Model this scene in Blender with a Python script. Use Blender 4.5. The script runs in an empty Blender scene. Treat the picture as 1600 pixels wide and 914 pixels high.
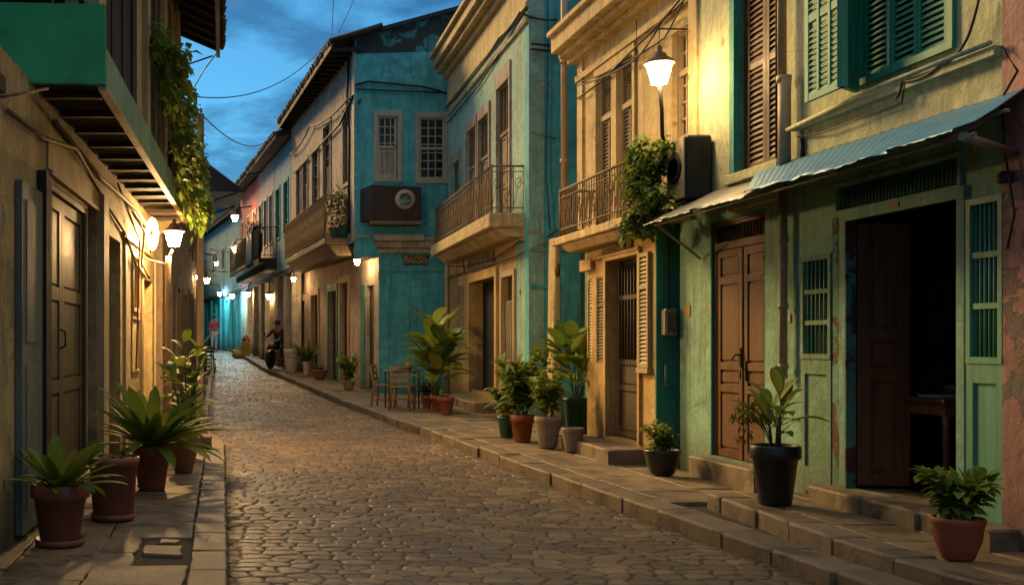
import bpy, bmesh, math, random
import numpy as np
from mathutils import Vector, Matrix, noise as mnoise
random.seed(7)
R = math.radians
scene = bpy.context.scene
col = scene.collection
F = 1730.0; PX0 = 348.0; PY0 = 535.0; CH = 1.45
ORG = {}

# ------------------------------------------------------------------ ground shape
def interp(t, pts):
    if t <= pts[0][0]: return pts[0][1]
    for (a, b), (c, d) in zip(pts, pts[1:]):
        if t <= c: return b + (d - b) * (t - a) / (c - a)
    return pts[-1][1]
def gz(y): return interp(y, [(20, 0), (24, .04), (39, .44), (50, .93), (70, 1.3)])
def kr(y): return interp(y, [(0, 3.8), (7.5, 3.5), (11.2, 3.3), (16.4, 3.13), (22, 2.83), (29.4, 2.24), (39, 1.42), (50, .62), (70, -1.0)])
def kl(y): return interp(y, [(0, .03), (15, .02), (16.3, -.1), (18, -.28), (40, -.35), (50, -.6), (70, -2.3)])

# ------------------------------------------------------------------ faces of buildings
class Face:
    """vertical plane through two ground points; u runs along it, d is the distance out of it"""
    def __init__(s, p0, p1):
        s.p0 = Vector((p0[0], p0[1], 0)); s.p1 = Vector((p1[0], p1[1], 0))
        s.t = (s.p1 - s.p0).normalized(); s.n = Vector((s.t.y, -s.t.x, 0)); s.L = (s.p1 - s.p0).length
    def u(s, px):
        a = (px - PX0) / F
        return (a * s.p0.y - s.p0.x) / (s.t.x - a * s.t.y)
    def P(s, u, d, z):
        v = s.p0 + s.t * u + s.n * d; return Vector((v.x, v.y, z))
    def Z(s, px, py):
        return CH + (PY0 - py) * s.P(s.u(px), 0, 0).y / F

# ------------------------------------------------------------------ mesh builder
class MB:
    def __init__(s): s.v = []; s.f = []; s.sm = []
    def quad(s, *pts, smooth=False):
        b = len(s.v); s.v += [Vector(p) for p in pts]; s.f.append(tuple(range(b, b + len(pts)))); s.sm.append(smooth)
    def hexa(s, c):
        b = len(s.v); s.v += [Vector(p) for p in c]
        for q in ((0, 3, 2, 1), (4, 5, 6, 7), (0, 1, 5, 4), (1, 2, 6, 5), (2, 3, 7, 6), (3, 0, 4, 7)):
            s.f.append(tuple(b + i for i in q)); s.sm.append(False)
        return s
    def box(s, x0, x1, y0, y1, z0, z1):
        return s.hexa([(x0, y0, z0), (x1, y0, z0), (x1, y1, z0), (x0, y1, z0), (x0, y0, z1), (x1, y0, z1), (x1, y1, z1), (x0, y1, z1)])
    def fb(s, f, u0, u1, d0, d1, z0, z1):
        return s.hexa([f.P(u0, d1, z0), f.P(u1, d1, z0), f.P(u1, d0, z0), f.P(u0, d0, z0), f.P(u0, d1, z1), f.P(u1, d1, z1), f.P(u1, d0, z1), f.P(u0, d0, z1)])
    def tube(s, pts, r, seg=6, r1=None, cap=True):
        pts = [Vector(p) for p in pts]; n = len(pts); b = len(s.v)
        up = Vector((.13, .21, .97))
        for i, p in enumerate(pts):
            t = (pts[min(i + 1, n - 1)] - pts[max(i - 1, 0)])
            if t.length < 1e-9: t = Vector((0, 0, 1))
            t.normalize()
            a = t.cross(up)
            if a.length < .05: a = t.cross(Vector((1, 0, 0)))
            a.normalize(); c = t.cross(a)
            rr = r if r1 is None else r + (r1 - r) * i / max(1, n - 1)
            for k in range(seg):
                an = 2 * math.pi * k / seg
                s.v.append(p + a * math.cos(an) * rr + c * math.sin(an) * rr)
        for i in range(n - 1):
            for k in range(seg):
                k2 = (k + 1) % seg
                s.f.append((b + i * seg + k, b + i * seg + k2, b + (i + 1) * seg + k2, b + (i + 1) * seg + k)); s.sm.append(True)
        if cap:
            s.f.append(tuple(b + k for k in range(seg))[::-1]); s.sm.append(False)
            s.f.append(tuple(b + (n - 1) * seg + k for k in range(seg))); s.sm.append(False)
        return s
    def lathe(s, c, prof, seg=20, tilt=None, wob=0, sq=0):
        c = Vector(c); b = len(s.v); n = len(prof); M = tilt or Matrix.Identity(3)
        for (r, z) in prof:
            for k in range(seg):
                an = 2 * math.pi * k / seg
                rr = r * (1 + wob * math.sin(an * 2 + 1.3) + sq * abs(math.sin(2 * an)))
                s.v.append(c + M @ Vector((math.cos(an) * rr, math.sin(an) * rr, z)))
        for i in range(n - 1):
            for k in range(seg):
                k2 = (k + 1) % seg
                s.f.append((b + i * seg + k, b + i * seg + k2, b + (i + 1) * seg + k2, b + (i + 1) * seg + k)); s.sm.append(True)
        if prof[0][0] > 1e-4: s.f.append(tuple(b + k for k in range(seg))[::-1]); s.sm.append(False)
        if prof[-1][0] > 1e-4: s.f.append(tuple(b + (n - 1) * seg + k for k in range(seg))); s.sm.append(False)
        return s
    def build(s, name, mat, parent=None, bevel=0, fix=False, auto=True):
        me = bpy.data.meshes.new(name)
        o0 = ORG.get(parent.name, Vector((0, 0, 0))) if parent else Vector((0, 0, 0))
        me.from_pydata([tuple(v - o0) for v in s.v], [], s.f)
        me.polygons.foreach_set('use_smooth', s.sm)
        me.materials.append(mat); me.update()
        if fix or bevel:
            bm = bmesh.new(); bm.from_mesh(me)
            if fix: bmesh.ops.recalc_face_normals(bm, faces=bm.faces)
            if bevel: bmesh.ops.bevel(bm, geom=[e for e in bm.edges if e.calc_face_angle(0) > .6], offset=bevel, segments=1, affect='EDGES')
            bm.to_mesh(me); bm.free()
        o = bpy.data.objects.new(name, me); col.objects.link(o)
        if parent: o.parent = parent; ORG[o.name] = o0
        return o
def tag(o, label=None, cat=None, group=None, kind=None):
    if label: o['label'] = label
    if cat: o['category'] = cat
    if group: o['group'] = group
    if kind: o['kind'] = kind
    return o
def thing(name, label, cat, loc=(0, 0, 0), group=None):
    o = bpy.data.objects.new(name, None); col.objects.link(o); o.location = loc; o.empty_display_size = .1
    ORG[o.name] = Vector(loc)
    return tag(o, label, cat, group)
def children(o): return [c for c in bpy.data.objects if c.parent == o]
def copy_tree(o, parent=None):
    c = o.copy(); col.objects.link(c)
    if parent: c.parent = parent
    for ch in children(o): copy_tree(ch, c)
    return c

# ------------------------------------------------------------------ materials
MATS = {}
def newmat(name):
    m = bpy.data.materials.new(name); m.use_nodes = True; nt = m.node_tree; nt.nodes.clear()
    out = nt.nodes.new('ShaderNodeOutputMaterial'); b = nt.nodes.new('ShaderNodeBsdfPrincipled')
    nt.links.new(b.outputs[0], out.inputs[0]); MATS[name] = m
    return m, nt, b, out
def N(nt, typ, **kw):
    n = nt.nodes.new(typ)
    for k, v in kw.items():
        if k.startswith('_'): setattr(n, k[1:], v)
        else: n.inputs[k.replace('_', ' ')].default_value = v
    return n
def c4(c): return (c[0], c[1], c[2], 1)
def noise(nt, vec, scale, detail=5, rough=.55, dist=0):
    n = N(nt, 'ShaderNodeTexNoise', Scale=scale, Detail=detail, Roughness=rough, Distortion=dist); nt.links.new(vec, n.inputs['Vector']); return n.outputs['Fac']
def ramp(nt, fac, a, b, ca=(0, 0, 0), cb=(1, 1, 1)):
    r = nt.nodes.new('ShaderNodeValToRGB'); r.color_ramp.elements[0].position = a; r.color_ramp.elements[1].position = b
    r.color_ramp.elements[0].color = c4(ca); r.color_ramp.elements[1].color = c4(cb); nt.links.new(fac, r.inputs[0]); return r.outputs[0]
def mix(nt, fac, a, b, mode='MIX'):
    m = nt.nodes.new('ShaderNodeMix'); m.data_type = 'RGBA'; m.blend_type = mode
    if isinstance(fac, (int, float)): m.inputs[0].default_value = fac
    else: nt.links.new(fac, m.inputs[0])
    for i, x in ((6, a), (7, b)):
        if isinstance(x, tuple): m.inputs[i].default_value = c4(x)
        else: nt.links.new(x, m.inputs[i])
    return m.outputs[2]
def math_(nt, op, a, b=0.0):
    m = nt.nodes.new('ShaderNodeMath'); m.operation = op
    for i, x in ((0, a), (1, b)):
        if isinstance(x, (int, float)): m.inputs[i].default_value = x
        else: nt.links.new(x, m.inputs[i])
    return m.outputs[0]
def coords(nt, scale=(1, 1, 1)):
    t = nt.nodes.new('ShaderNodeTexCoord'); mp = nt.nodes.new('ShaderNodeMapping'); mp.inputs['Scale'].default_value = scale
    nt.links.new(t.outputs['Object'], mp.inputs[0]); return mp.outputs[0]
def bump(nt, b, h, strength=.4, dist=.02):
    bp = N(nt, 'ShaderNodeBump', Strength=strength, Distance=dist); nt.links.new(h, bp.inputs['Height']); nt.links.new(bp.outputs[0], b.inputs['Normal'])

def plaster(name, base, dirt=(.06, .05, .04), peel=(.36, .31, .24), peel_at=.66, dirty=.5, rough=.8, var=.75):
    m, nt, b, out = newmat(name); v = coords(nt)
    n1 = noise(nt, v, .9, 8, .65, .4)
    c = mix(nt, ramp(nt, n1, .38, .62), tuple(x * var * .85 for x in base), base)
    n2 = noise(nt, v, 5.5, 7, .7)
    c = mix(nt, math_(nt, 'MULTIPLY', ramp(nt, n2, .48, .62), .5), c, tuple(min(1, x * 1.25 + .02) for x in base))
    st = noise(nt, coords(nt, (9, 9, .6)), 1, 8, .75)                    # rain streaks
    c = mix(nt, math_(nt, 'MULTIPLY', ramp(nt, st, .5, .68), dirty * 1.25), c, dirt)
    bl = noise(nt, v, 1.7, 9, .72, .8)
    c = mix(nt, math_(nt, 'MULTIPLY', ramp(nt, bl, .53, .63), dirty * 1.3), c, tuple(.5 * (x + y) for x, y in zip(dirt, base)))
    pl = noise(nt, v, 2.6, 9, .68, .5); pm = ramp(nt, pl, peel_at - .065, peel_at - .05)
    c = mix(nt, pm, c, peel)
    # splash zone near the ground, ragged upper limit
    tz = nt.nodes.new('ShaderNodeTexCoord'); sx = nt.nodes.new('ShaderNodeSeparateXYZ'); nt.links.new(tz.outputs['Object'], sx.inputs[0])
    hh = math_(nt, 'SUBTRACT', math_(nt, 'ADD', .25, math_(nt, 'MULTIPLY', n2, .75)), sx.outputs[2])
    c = mix(nt, math_(nt, 'MULTIPLY', ramp(nt, hh, -.05, .5), .8), c, dirt)
    cr = N(nt, 'ShaderNodeTexVoronoi', Scale=1.3); cr.feature = 'DISTANCE_TO_EDGE'
    wv = mix(nt, .12, v, N(nt, 'ShaderNodeTexNoise', Scale=3.0, Detail=6.0).outputs['Color'])
    nt.links.new(wv, cr.inputs['Vector'])
    ck = math_(nt, 'MULTIPLY', ramp(nt, cr.outputs[0], 0, .006, (1, 1, 1), (0, 0, 0)), ramp(nt, n1, .5, .6))
    c = mix(nt, math_(nt, 'MULTIPLY', ck, .6), c, dirt)
    nt.links.new(c, b.inputs['Base Color']); b.inputs['Roughness'].default_value = rough
    h = math_(nt, 'ADD', math_(nt, 'MULTIPLY', noise(nt, v, 14, 8, .65), .5), math_(nt, 'ADD', math_(nt, 'MULTIPLY', pm, -.5), math_(nt, 'MULTIPLY', n1, 1.2)))
    bump(nt, b, h, .8, .03)
    return m
def wood(name, base, dark=None, rough=.55, scale=(18, 18, 1.2), worn=None):
    m, nt, b, out = newmat(name); dark = dark or tuple(x * .45 for x in base)
    v = coords(nt, scale); n = noise(nt, v, 1, 7, .65, .6)
    c = mix(nt, ramp(nt, n, .3, .7), dark, base)
    n2 = noise(nt, coords(nt), 2.2, 7, .65)
    c = mix(nt, math_(nt, 'MULTIPLY', ramp(nt, n2, .52, .72), .55), c, worn or tuple(x * .55 for x in base))
    nt.links.new(c, b.inputs['Base Color']); nt.links.new(ramp(nt, n2, .2, .8, (rough - .15,) * 3, (rough + .25,) * 3), b.inputs['Roughness'])
    bump(nt, b, n, .35, .006); return m
def simple(name, base, rough=.6, metal=0, var=.7, scale=6, bmp=.25, spots=None, at=.62):
    m, nt, b, out = newmat(name); v = coords(nt)
    n = noise(nt, v, scale, 7, .65)
    c = mix(nt, ramp(nt, n, .3, .7), tuple(x * var for x in base), base)
    if spots: c = mix(nt, ramp(nt, noise(nt, v, scale * .8, 9, .72), at, at + .06), c, spots)
    nt.links.new(c, b.inputs['Base Color']); b.inputs['Roughness'].default_value = rough; b.inputs['Metallic'].default_value = metal
    bump(nt, b, noise(nt, v, scale * 5, 5, .6), bmp, .006); return m
def leafmat(name, a, b_, c_, yellow=(.25, .22, .03)):
    m, nt, b, out = newmat(name)
    g = nt.nodes.new('ShaderNodeNewGeometry'); r = nt.nodes.new('ShaderNodeValToRGB'); e = r.color_ramp.elements
    e[0].position = 0; e[0].color = c4(a); e[1].position = .5; e[1].color = c4(b_); x = e.new(.86); x.color = c4(c_); x = e.new(.97); x.color = c4(yellow)
    nt.links.new(g.outputs['Random Per Island'], r.inputs[0])
    n = noise(nt, coords(nt), 25, 4, .6); c = mix(nt, math_(nt, 'MULTIPLY', n, .5), r.outputs[0], tuple(x * .5 for x in a))
    nt.links.new(c, b.inputs['Base Color']); b.inputs['Roughness'].default_value = .6; b.inputs['Specular IOR Level'].default_value = .3
    tr = nt.nodes.new('ShaderNodeBsdfTranslucent'); nt.links.new(mix(nt, .5, c, (.35, .4, .05), 'MIX'), tr.inputs[0])
    ms = nt.nodes.new('ShaderNodeMixShader'); ms.inputs[0].default_value = .28
    nt.links.new(b.outputs[0], ms.inputs[1]); nt.links.new(tr.outputs[0], ms.inputs[2]); nt.links.new(ms.outputs[0], out.inputs[0])
    bump(nt, b, n, .2, .004); return m
def emit(name, c, s):
    m, nt, b, out = newmat(name); nt.nodes.remove(b)
    e = N(nt, 'ShaderNodeEmission', Strength=s); e.inputs[0].default_value = c4(c); nt.links.new(e.outputs[0], out.inputs[0]); return m
def glassdark(name, base=(.012, .014, .017), rough=.12):
    m, nt, b, out = newmat(name); n = noise(nt, coords(nt), 3, 6, .6)
    nt.links.new(ramp(nt, n, .35, .7, base, tuple(x * 2.6 for x in base)), b.inputs['Base Color'])
    nt.links.new(ramp(nt, n, .3, .8, (rough,) * 3, (rough + .35,) * 3), b.inputs['Roughness']); bump(nt, b, n, .06, .02); return m

PL_GREEN = plaster('plaster_pale_green', (.25, .48, .35), dirty=.42, peel=(.40, .42, .26), peel_at=.68)
PL_CREAM = plaster('plaster_greenish_cream', (.48, .50, .31), dirty=.38, peel=(.30, .24, .16), peel_at=.7)
PL_TEALD = plaster('plaster_deep_teal', (.045, .29, .21), dirty=.4, peel=(.18, .30, .24), peel_at=.72)
PL_TURQ = plaster('plaster_turquoise', (.09, .48, .53), dirty=.5, dirt=(.02, .05, .055), peel=(.16, .38, .36), peel_at=.7)
PL_AQUA = plaster('plaster_pale_aqua', (.28, .50, .43), dirty=.45, peel=(.42, .36, .25), peel_at=.66)
PL_BEIGE = plaster('plaster_ochre_beige', (.60, .39, .13), dirty=.35, peel=(.44, .34, .22), peel_at=.68)
PL_BEIGE2 = plaster('plaster_light_ochre', (.62, .46, .22), dirty=.4, peel=(.36, .27, .17), peel_at=.67)
PL_LEFT = plaster('plaster_dull_ochre', (.46, .35, .16), dirty=.5, peel=(.30, .22, .13), peel_at=.64)
PL_GREY = plaster('plaster_blue_grey', (.13, .19, .20), dirty=.4, peel=(.2, .2, .17), peel_at=.7)
PL_BROWN = plaster('plaster_brown', (.20, .14, .09), dirty=.6, peel=(.1, .07, .05), peel_at=.64)
PL_PINKP = plaster('plaster_dusty_pink', (.40, .20, .18), dirty=.5, peel=(.16, .13, .12), peel_at=.62)
PL_SALMON = plaster('plaster_pinkish_grey', (.42, .31, .26), dirty=.5, peel=(.25, .19, .15), peel_at=.64)
PL_LILAC = plaster('plaster_lavender', (.34, .30, .36), dirty=.4, peel_at=.7)
PL_PINK = plaster('plaster_strong_pink', (.45, .11, .13), dirty=.4, peel_at=.7)
PL_BLUE = plaster('plaster_light_blue', (.11, .30, .40), dirty=.4, peel_at=.7)
PL_CYAN = plaster('plaster_cyan', (.06, .42, .48), dirty=.2, peel_at=.74)
PL_WHITE = plaster('plaster_dirty_white', (.52, .47, .38), dirty=.5, peel=(.3, .25, .2), peel_at=.66)
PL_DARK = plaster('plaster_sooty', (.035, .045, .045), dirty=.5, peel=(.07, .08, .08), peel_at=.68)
PT_FASC = plaster('paint_pale_jade', (.20, .36, .24), dirty=.35, peel=(.3, .3, .2), peel_at=.7)
PT_GREEN = simple('paint_emerald', (.05, .42, .12), .5, var=.6, scale=1.6, bmp=.5, spots=(.03, .22, .08), at=.55)
WD_BROWN = wood('wood_warm_brown', (.17, .062, .016), (.075, .027, .007), .5)
WD_DARK = wood('wood_dark_brown', (.06, .032, .018), rough=.6)
WD_DEEP = wood('wood_maroon', (.25, .085, .035), rough=.45)
WD_OLIVE = wood('wood_olive', (.10, .075, .034), rough=.5)
WD_GREY = wood('wood_weathered', (.24, .18, .11), rough=.75)
WD_SOOT = wood('wood_sooty', (.022, .017, .013), rough=.8)
WD_CREAM = wood('wood_cream_paint', (.50, .38, .22), (.32, .24, .13), .6)
WD_WHITE = wood('wood_offwhite_paint', (.48, .45, .38), (.3, .27, .22), .6)
WD_JADE = wood('wood_jade_paint', (.12, .36, .24), (.07, .24, .16), .5)
WD_TEAL = wood('wood_teal_paint', (.03, .27, .19), (.018, .15, .11), .5)
WD_CHAIR = wood('wood_chair', (.36, .18, .06), rough=.5, scale=(40, 40, 3))
WD_BLUE = wood('wood_blue_grey_paint', (.15, .17, .15), (.09, .11, .10), .6)
IRON = simple('iron_rusty', (.20, .125, .065), .7, .3, .5, 12, .4, spots=(.16, .07, .03))
IRON_D = simple('iron_black', (.02, .018, .017), .55, .4, .6, 10, .3)
PIPE = simple('pipe_beige_rust', (.46, .33, .21), .6, .0, .7, 8, .3, spots=(.25, .13, .08), at=.66)
PIPE_G = simple('pipe_grey', (.26, .27, .22), .5, .3, .6, 8, .3)
CABLE = simple('cable_black', (.015, .014, .014), .6)
CABLE_T = simple('cable_painted_over', (.17, .12, .07), .7)
TERRA = simple('clay_terracotta', (.33, .095, .045), .62, var=.65, scale=5, bmp=.3, spots=(.12, .05, .035), at=.66)
TERRA_D = simple('clay_dark_red', (.28, .085, .055), .5, var=.65, scale=5, bmp=.3, spots=(.05, .03, .025), at=.66)
POT_GREY = simple('pot_grey_concrete', (.30, .26, .18), .8, var=.7, scale=5, bmp=.5, spots=(.15, .13, .09))
POT_BLACK = simple('pot_black_glaze', (.03, .031, .033), .35, var=.6, scale=4, bmp=.1)
POT_GREEN = simple('pot_green_glaze', (.015, .085, .045), .35, var=.7, scale=4, bmp=.1)
POT_WHITE = simple('pot_white', (.62, .60, .54), .5)
POT_OCHRE = simple('pot_ochre', (.40, .30, .12), .6)
SOIL = simple('soil', (.035, .024, .016), .95, scale=30, bmp=1)
LEAF_A = leafmat('leaf_mid_green', (.04, .10, .02), (.08, .18, .035), (.16, .26, .05))
LEAF_B = leafmat('leaf_broad', (.025, .075, .018), (.06, .14, .028), (.13, .20, .04), (.24, .18, .04))
LEAF_C = leafmat('leaf_yellow_green', (.07, .16, .018), (.16, .27, .03), (.30, .37, .06), (.46, .38, .10))
STEM = simple('stem_green_brown', (.10, .11, .035), .6)
ACPAN = simple('ac_beige_panel', (.42, .36, .24), .5, .2, .7, 5, .2, spots=(.1, .07, .04))
ACSIDE = simple('ac_shaded_casing', (.014, .016, .018), .5, .3, .6, 5, .2)  # near-black: shade of the unlit side put into the casing colour
BLUESH = simple('metal_sheet_blue', (.06, .24, .44), .45, .2, .7, 3, .2, spots=(.13, .20, .27), at=.58)
GREYSH = simple('metal_sheet_grey', (.26, .27, .27), .45, .5, .65, 3, .3, spots=(.2, .13, .08), at=.64)
ROOFD = simple('roof_tile_dark', (.045, .034, .028), .85, 0, .5, 5, .8)
GLASS = glassdark('window_glass')
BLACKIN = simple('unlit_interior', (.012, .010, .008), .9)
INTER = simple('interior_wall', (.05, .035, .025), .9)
SIGNW = simple('sign_whitewash', (.42, .33, .30), .6)
SIGND = simple('sign_dark', (.035, .02, .015), .6)
LETT_Y = simple('lettering_tan', (.70, .52, .25), .6)
LETT_D = simple('lettering_dark', (.04, .03, .03), .6)
LETT_B = simple('lettering_carved', (.16, .09, .04), .7)
REDP = simple('paint_red', (.45, .04, .03), .6)
ORANGE = simple('paper_orange', (.45, .20, .03), .7)
RUBBER = simple('rubber_black', (.012, .012, .012), .7)
CHROME = simple('chrome', (.5, .5, .5), .25, 1)
MOTOP = simple('motorcycle_black_paint', (.01, .01, .012), .25)
CLOTH_K = simple('cloth_black', (.015, .015, .018), .9)
CLOTH_R = simple('cloth_red', (.45, .03, .05), .85)
CLOTH_B = simple('cloth_blue', (.05, .17, .30), .85, scale=9, spots=(.10, .28, .4))
CLOTH_W = simple('cloth_pale', (.4, .42, .45), .85)
SKIN = simple('skin', (.26, .13, .08), .55)
HAIR = simple('hair_black', (.012, .01, .009), .6)
YELLOW = simple('plastic_yellow', (.40, .30, .05), .5)
PETAL = simple('petal_orange', (.6, .12, .04), .6)
EM_KEY = emit('lamp_glow_key', (1, .60, .24), 470)
EM_WARM = emit('lamp_glow_warm', (1, .64, .27), 62)
EM_FAR = emit('lamp_glow_far', (1, .60, .25), 100)
EM_COOL = emit('lamp_glow_cool', (.50, .93, 1), 260)
EM_DISC = emit('lamp_glow_disc', (1, .70, .33), 4.5)

def stone_mat(name, a, b_, dark, rough=.75, sc=3):
    m, nt, b, out = newmat(name); v = coords(nt)
    g = nt.nodes.new('ShaderNodeNewGeometry')
    c = mix(nt, g.outputs['Random Per Island'], a, b_)
    n = noise(nt, v, sc, 9, .7, .3); c = mix(nt, math_(nt, 'MULTIPLY', ramp(nt, n, .47, .6), .8), c, dark)
    n2 = noise(nt, v, sc * 9, 8, .7); c = mix(nt, math_(nt, 'MULTIPLY', ramp(nt, n2, .5, .75), .4), c, tuple(x * 1.4 for x in b_))
    nt.links.new(c, b.inputs['Base Color']); nt.links.new(ramp(nt, n, .3, .7, (rough,) * 3, (rough - .25,) * 3), b.inputs['Roughness'])
    bump(nt, b, math_(nt, 'ADD', n2, math_(nt, 'MULTIPLY', n, 1.5)), .6, .012); return m
SLAB = stone_mat('pavement_slab', (.19, .14, .085), (.27, .20, .125), (.07, .05, .032))
KERB = stone_mat('kerb_stone', (.15, .11, .07), (.23, .17, .11), (.045, .033, .023))
GROUT = simple('joint_dirt', (.045, .035, .026), .95, scale=12, bmp=.8)
def cobble_mat():
    m, nt, b, out = newmat('cobblestone'); v = coords(nt)
    a = nt.nodes.new('ShaderNodeAttribute'); a.attribute_name = 'stone'
    s = nt.nodes.new('ShaderNodeSeparateColor'); nt.links.new(a.outputs['Color'], s.inputs[0])
    r = nt.nodes.new('ShaderNodeValToRGB'); e = r.color_ramp.elements
    e[0].color = (.12, .078, .038, 1); e[1].color = (.33, .22, .11, 1); x = e.new(.55); x.color = (.21, .14, .07, 1)
    nt.links.new(s.outputs[0], r.inputs[0])
    n = noise(nt, v, 9, 9, .72); c = mix(nt, math_(nt, 'MULTIPLY', ramp(nt, n, .42, .7), .5), r.outputs[0], (.07, .052, .036))
    n3 = noise(nt, v, .7, 6, .6); c = mix(nt, math_(nt, 'MULTIPLY', ramp(nt, n3, .46, .58), .55), c, (.085, .062, .04))
    c = mix(nt, s.outputs[1], c, (.016, .012, .008))
    nt.links.new(c, b.inputs['Base Color'])
    rr = math_(nt, 'ADD', math_(nt, 'MULTIPLY', ramp(nt, noise(nt, v, 1.3, 6, .6), .35, .65), -.16), math_(nt, 'ADD', .60, math_(nt, 'MULTIPLY', s.outputs[1], .4)))
    nt.links.new(rr, b.inputs['Roughness'])
    bump(nt, b, noise(nt, v, 45, 6, .7), .5, .008); return m
COBBLE = cobble_mat()
# ------------------------------------------------------------------ camera, sky, sun
cam_d = bpy.data.cameras.new('camera'); cam = bpy.data.objects.new('camera', cam_d); col.objects.link(cam)
cam.location = (0, 0, CH); cam.rotation_euler = (R(90), 0, 0)
cam_d.sensor_width = 36; cam_d.lens = 36 * F / 1600; cam_d.shift_x = (800 - PX0) / 1600; cam_d.shift_y = (PY0 - 457) / 1600
cam_d.clip_end = 3000; cam_d.clip_start = .05
scene.camera = cam
vs = scene.view_settings; vs.view_transform = 'Standard'; vs.look = 'None'; vs.gamma = 1; vs.exposure = 1.07; vs.use_curve_mapping = False
SUN_EL, SUN_AZ = 28.0, math.atan2(-1, 1.85)          # from ahead on the left, over the low roofs
w = bpy.data.worlds.new('World'); scene.world = w; w.use_nodes = True; nt = w.node_tree; nt.nodes.clear()
wo = nt.nodes.new('ShaderNodeOutputWorld'); bg = nt.nodes.new('ShaderNodeBackground'); nt.links.new(bg.outputs[0], wo.inputs[0])
sky = nt.nodes.new('ShaderNodeTexSky'); sky.sky_type = 'NISHITA'; sky.sun_disc = False; sky.sun_elevation = R(SUN_EL); sky.sun_rotation = SUN_AZ; sky.air_density = 1; sky.dust_density = .3; sky.ozone_density = 4
tc = nt.nodes.new('ShaderNodeTexCoord'); sp = nt.nodes.new('ShaderNodeSeparateXYZ'); nt.links.new(tc.outputs['Generated'], sp.inputs[0])
zz = math_(nt, 'ADD', math_(nt, 'MAXIMUM', sp.outputs[2], 0.0), .12)
cb = nt.nodes.new('ShaderNodeCombineXYZ'); nt.links.new(math_(nt, 'DIVIDE', sp.outputs[0], zz), cb.inputs[0]); nt.links.new(math_(nt, 'DIVIDE', sp.outputs[1], zz), cb.inputs[1])
mp = nt.nodes.new('ShaderNodeMapping'); mp.inputs['Location'].default_value = (5.1, 2.6, 0); mp.inputs['Scale'].default_value = (1.0, .75, 1); nt.links.new(cb.outputs[0], mp.inputs[0])
cn = noise(nt, mp.outputs[0], 2.1, 9, .56, .25); cn2 = noise(nt, mp.outputs[0], .8, 4, .5)
skyc = mix(nt, 1.0, sky.outputs[0], (.30, .76, .90), 'MULTIPLY')
cm = ramp(nt, math_(nt, 'ADD', math_(nt, 'MULTIPLY', cn, .75), math_(nt, 'MULTIPLY', cn2, .35)), .48, .56)
cl = mix(nt, 1.0, skyc, (.42, .44, .50), 'MULTIPLY')
skyc = mix(nt, math_(nt, 'MULTIPLY', cm, .9), skyc, cl)
hl = ramp(nt, cn, .56, .66); skyc = mix(nt, math_(nt, 'MULTIPLY', math_(nt, 'MULTIPLY', hl, ramp(nt, cn2, .35, .5, (1, 1, 1), (0, 0, 0))), .45), skyc, (3.4, 4.6, 5.4))
# added fill light: sky made brighter and paler overhead, outside the view
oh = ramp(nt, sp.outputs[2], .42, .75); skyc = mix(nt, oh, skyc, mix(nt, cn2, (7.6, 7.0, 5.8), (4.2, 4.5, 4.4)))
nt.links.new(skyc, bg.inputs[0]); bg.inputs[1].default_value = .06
sd = bpy.data.lights.new('low_sun', 'SUN'); sun = bpy.data.objects.new('low_sun', sd); col.objects.link(sun)
sd.energy = 2.1; sd.angle = R(14.0); sd.color = (1, .63, .22)
dirv = Vector((math.sin(SUN_AZ) * math.cos(R(SUN_EL)), math.cos(SUN_AZ) * math.cos(R(SUN_EL)), math.sin(R(SUN_EL))))
sun.rotation_euler = dirv.to_track_quat('Z', 'Y').to_euler(); sun.location = (-30, 40, 30)
scene.cycles.use_denoising = True
try: scene.cycles.denoiser = 'OPENIMAGEDENOISE'
except Exception: pass
scene.cycles.max_bounces = 6; scene.cycles.diffuse_bounces = 3; scene.cycles.glossy_bounces = 2; scene.cycles.transmission_bounces = 2; scene.cycles.transparent_max_bounces = 6
scene.cycles.sample_clamp_indirect = 4; scene.cycles.caustics_reflective = False; scene.cycles.caustics_refractive = False

# ------------------------------------------------------------------ ground
g = MB()
ys = [-60, 0, 20, 24, 39, 50, 70, 900]
for a, b in zip(ys, ys[1:]):
    za, zb = gz(a) - .06, gz(b) - .06
    g.quad((-700, a, za), (700, a, za), (700, b, zb), (-700, b, zb))
tag(g.build('ground', GROUT), kind='structure')

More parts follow.
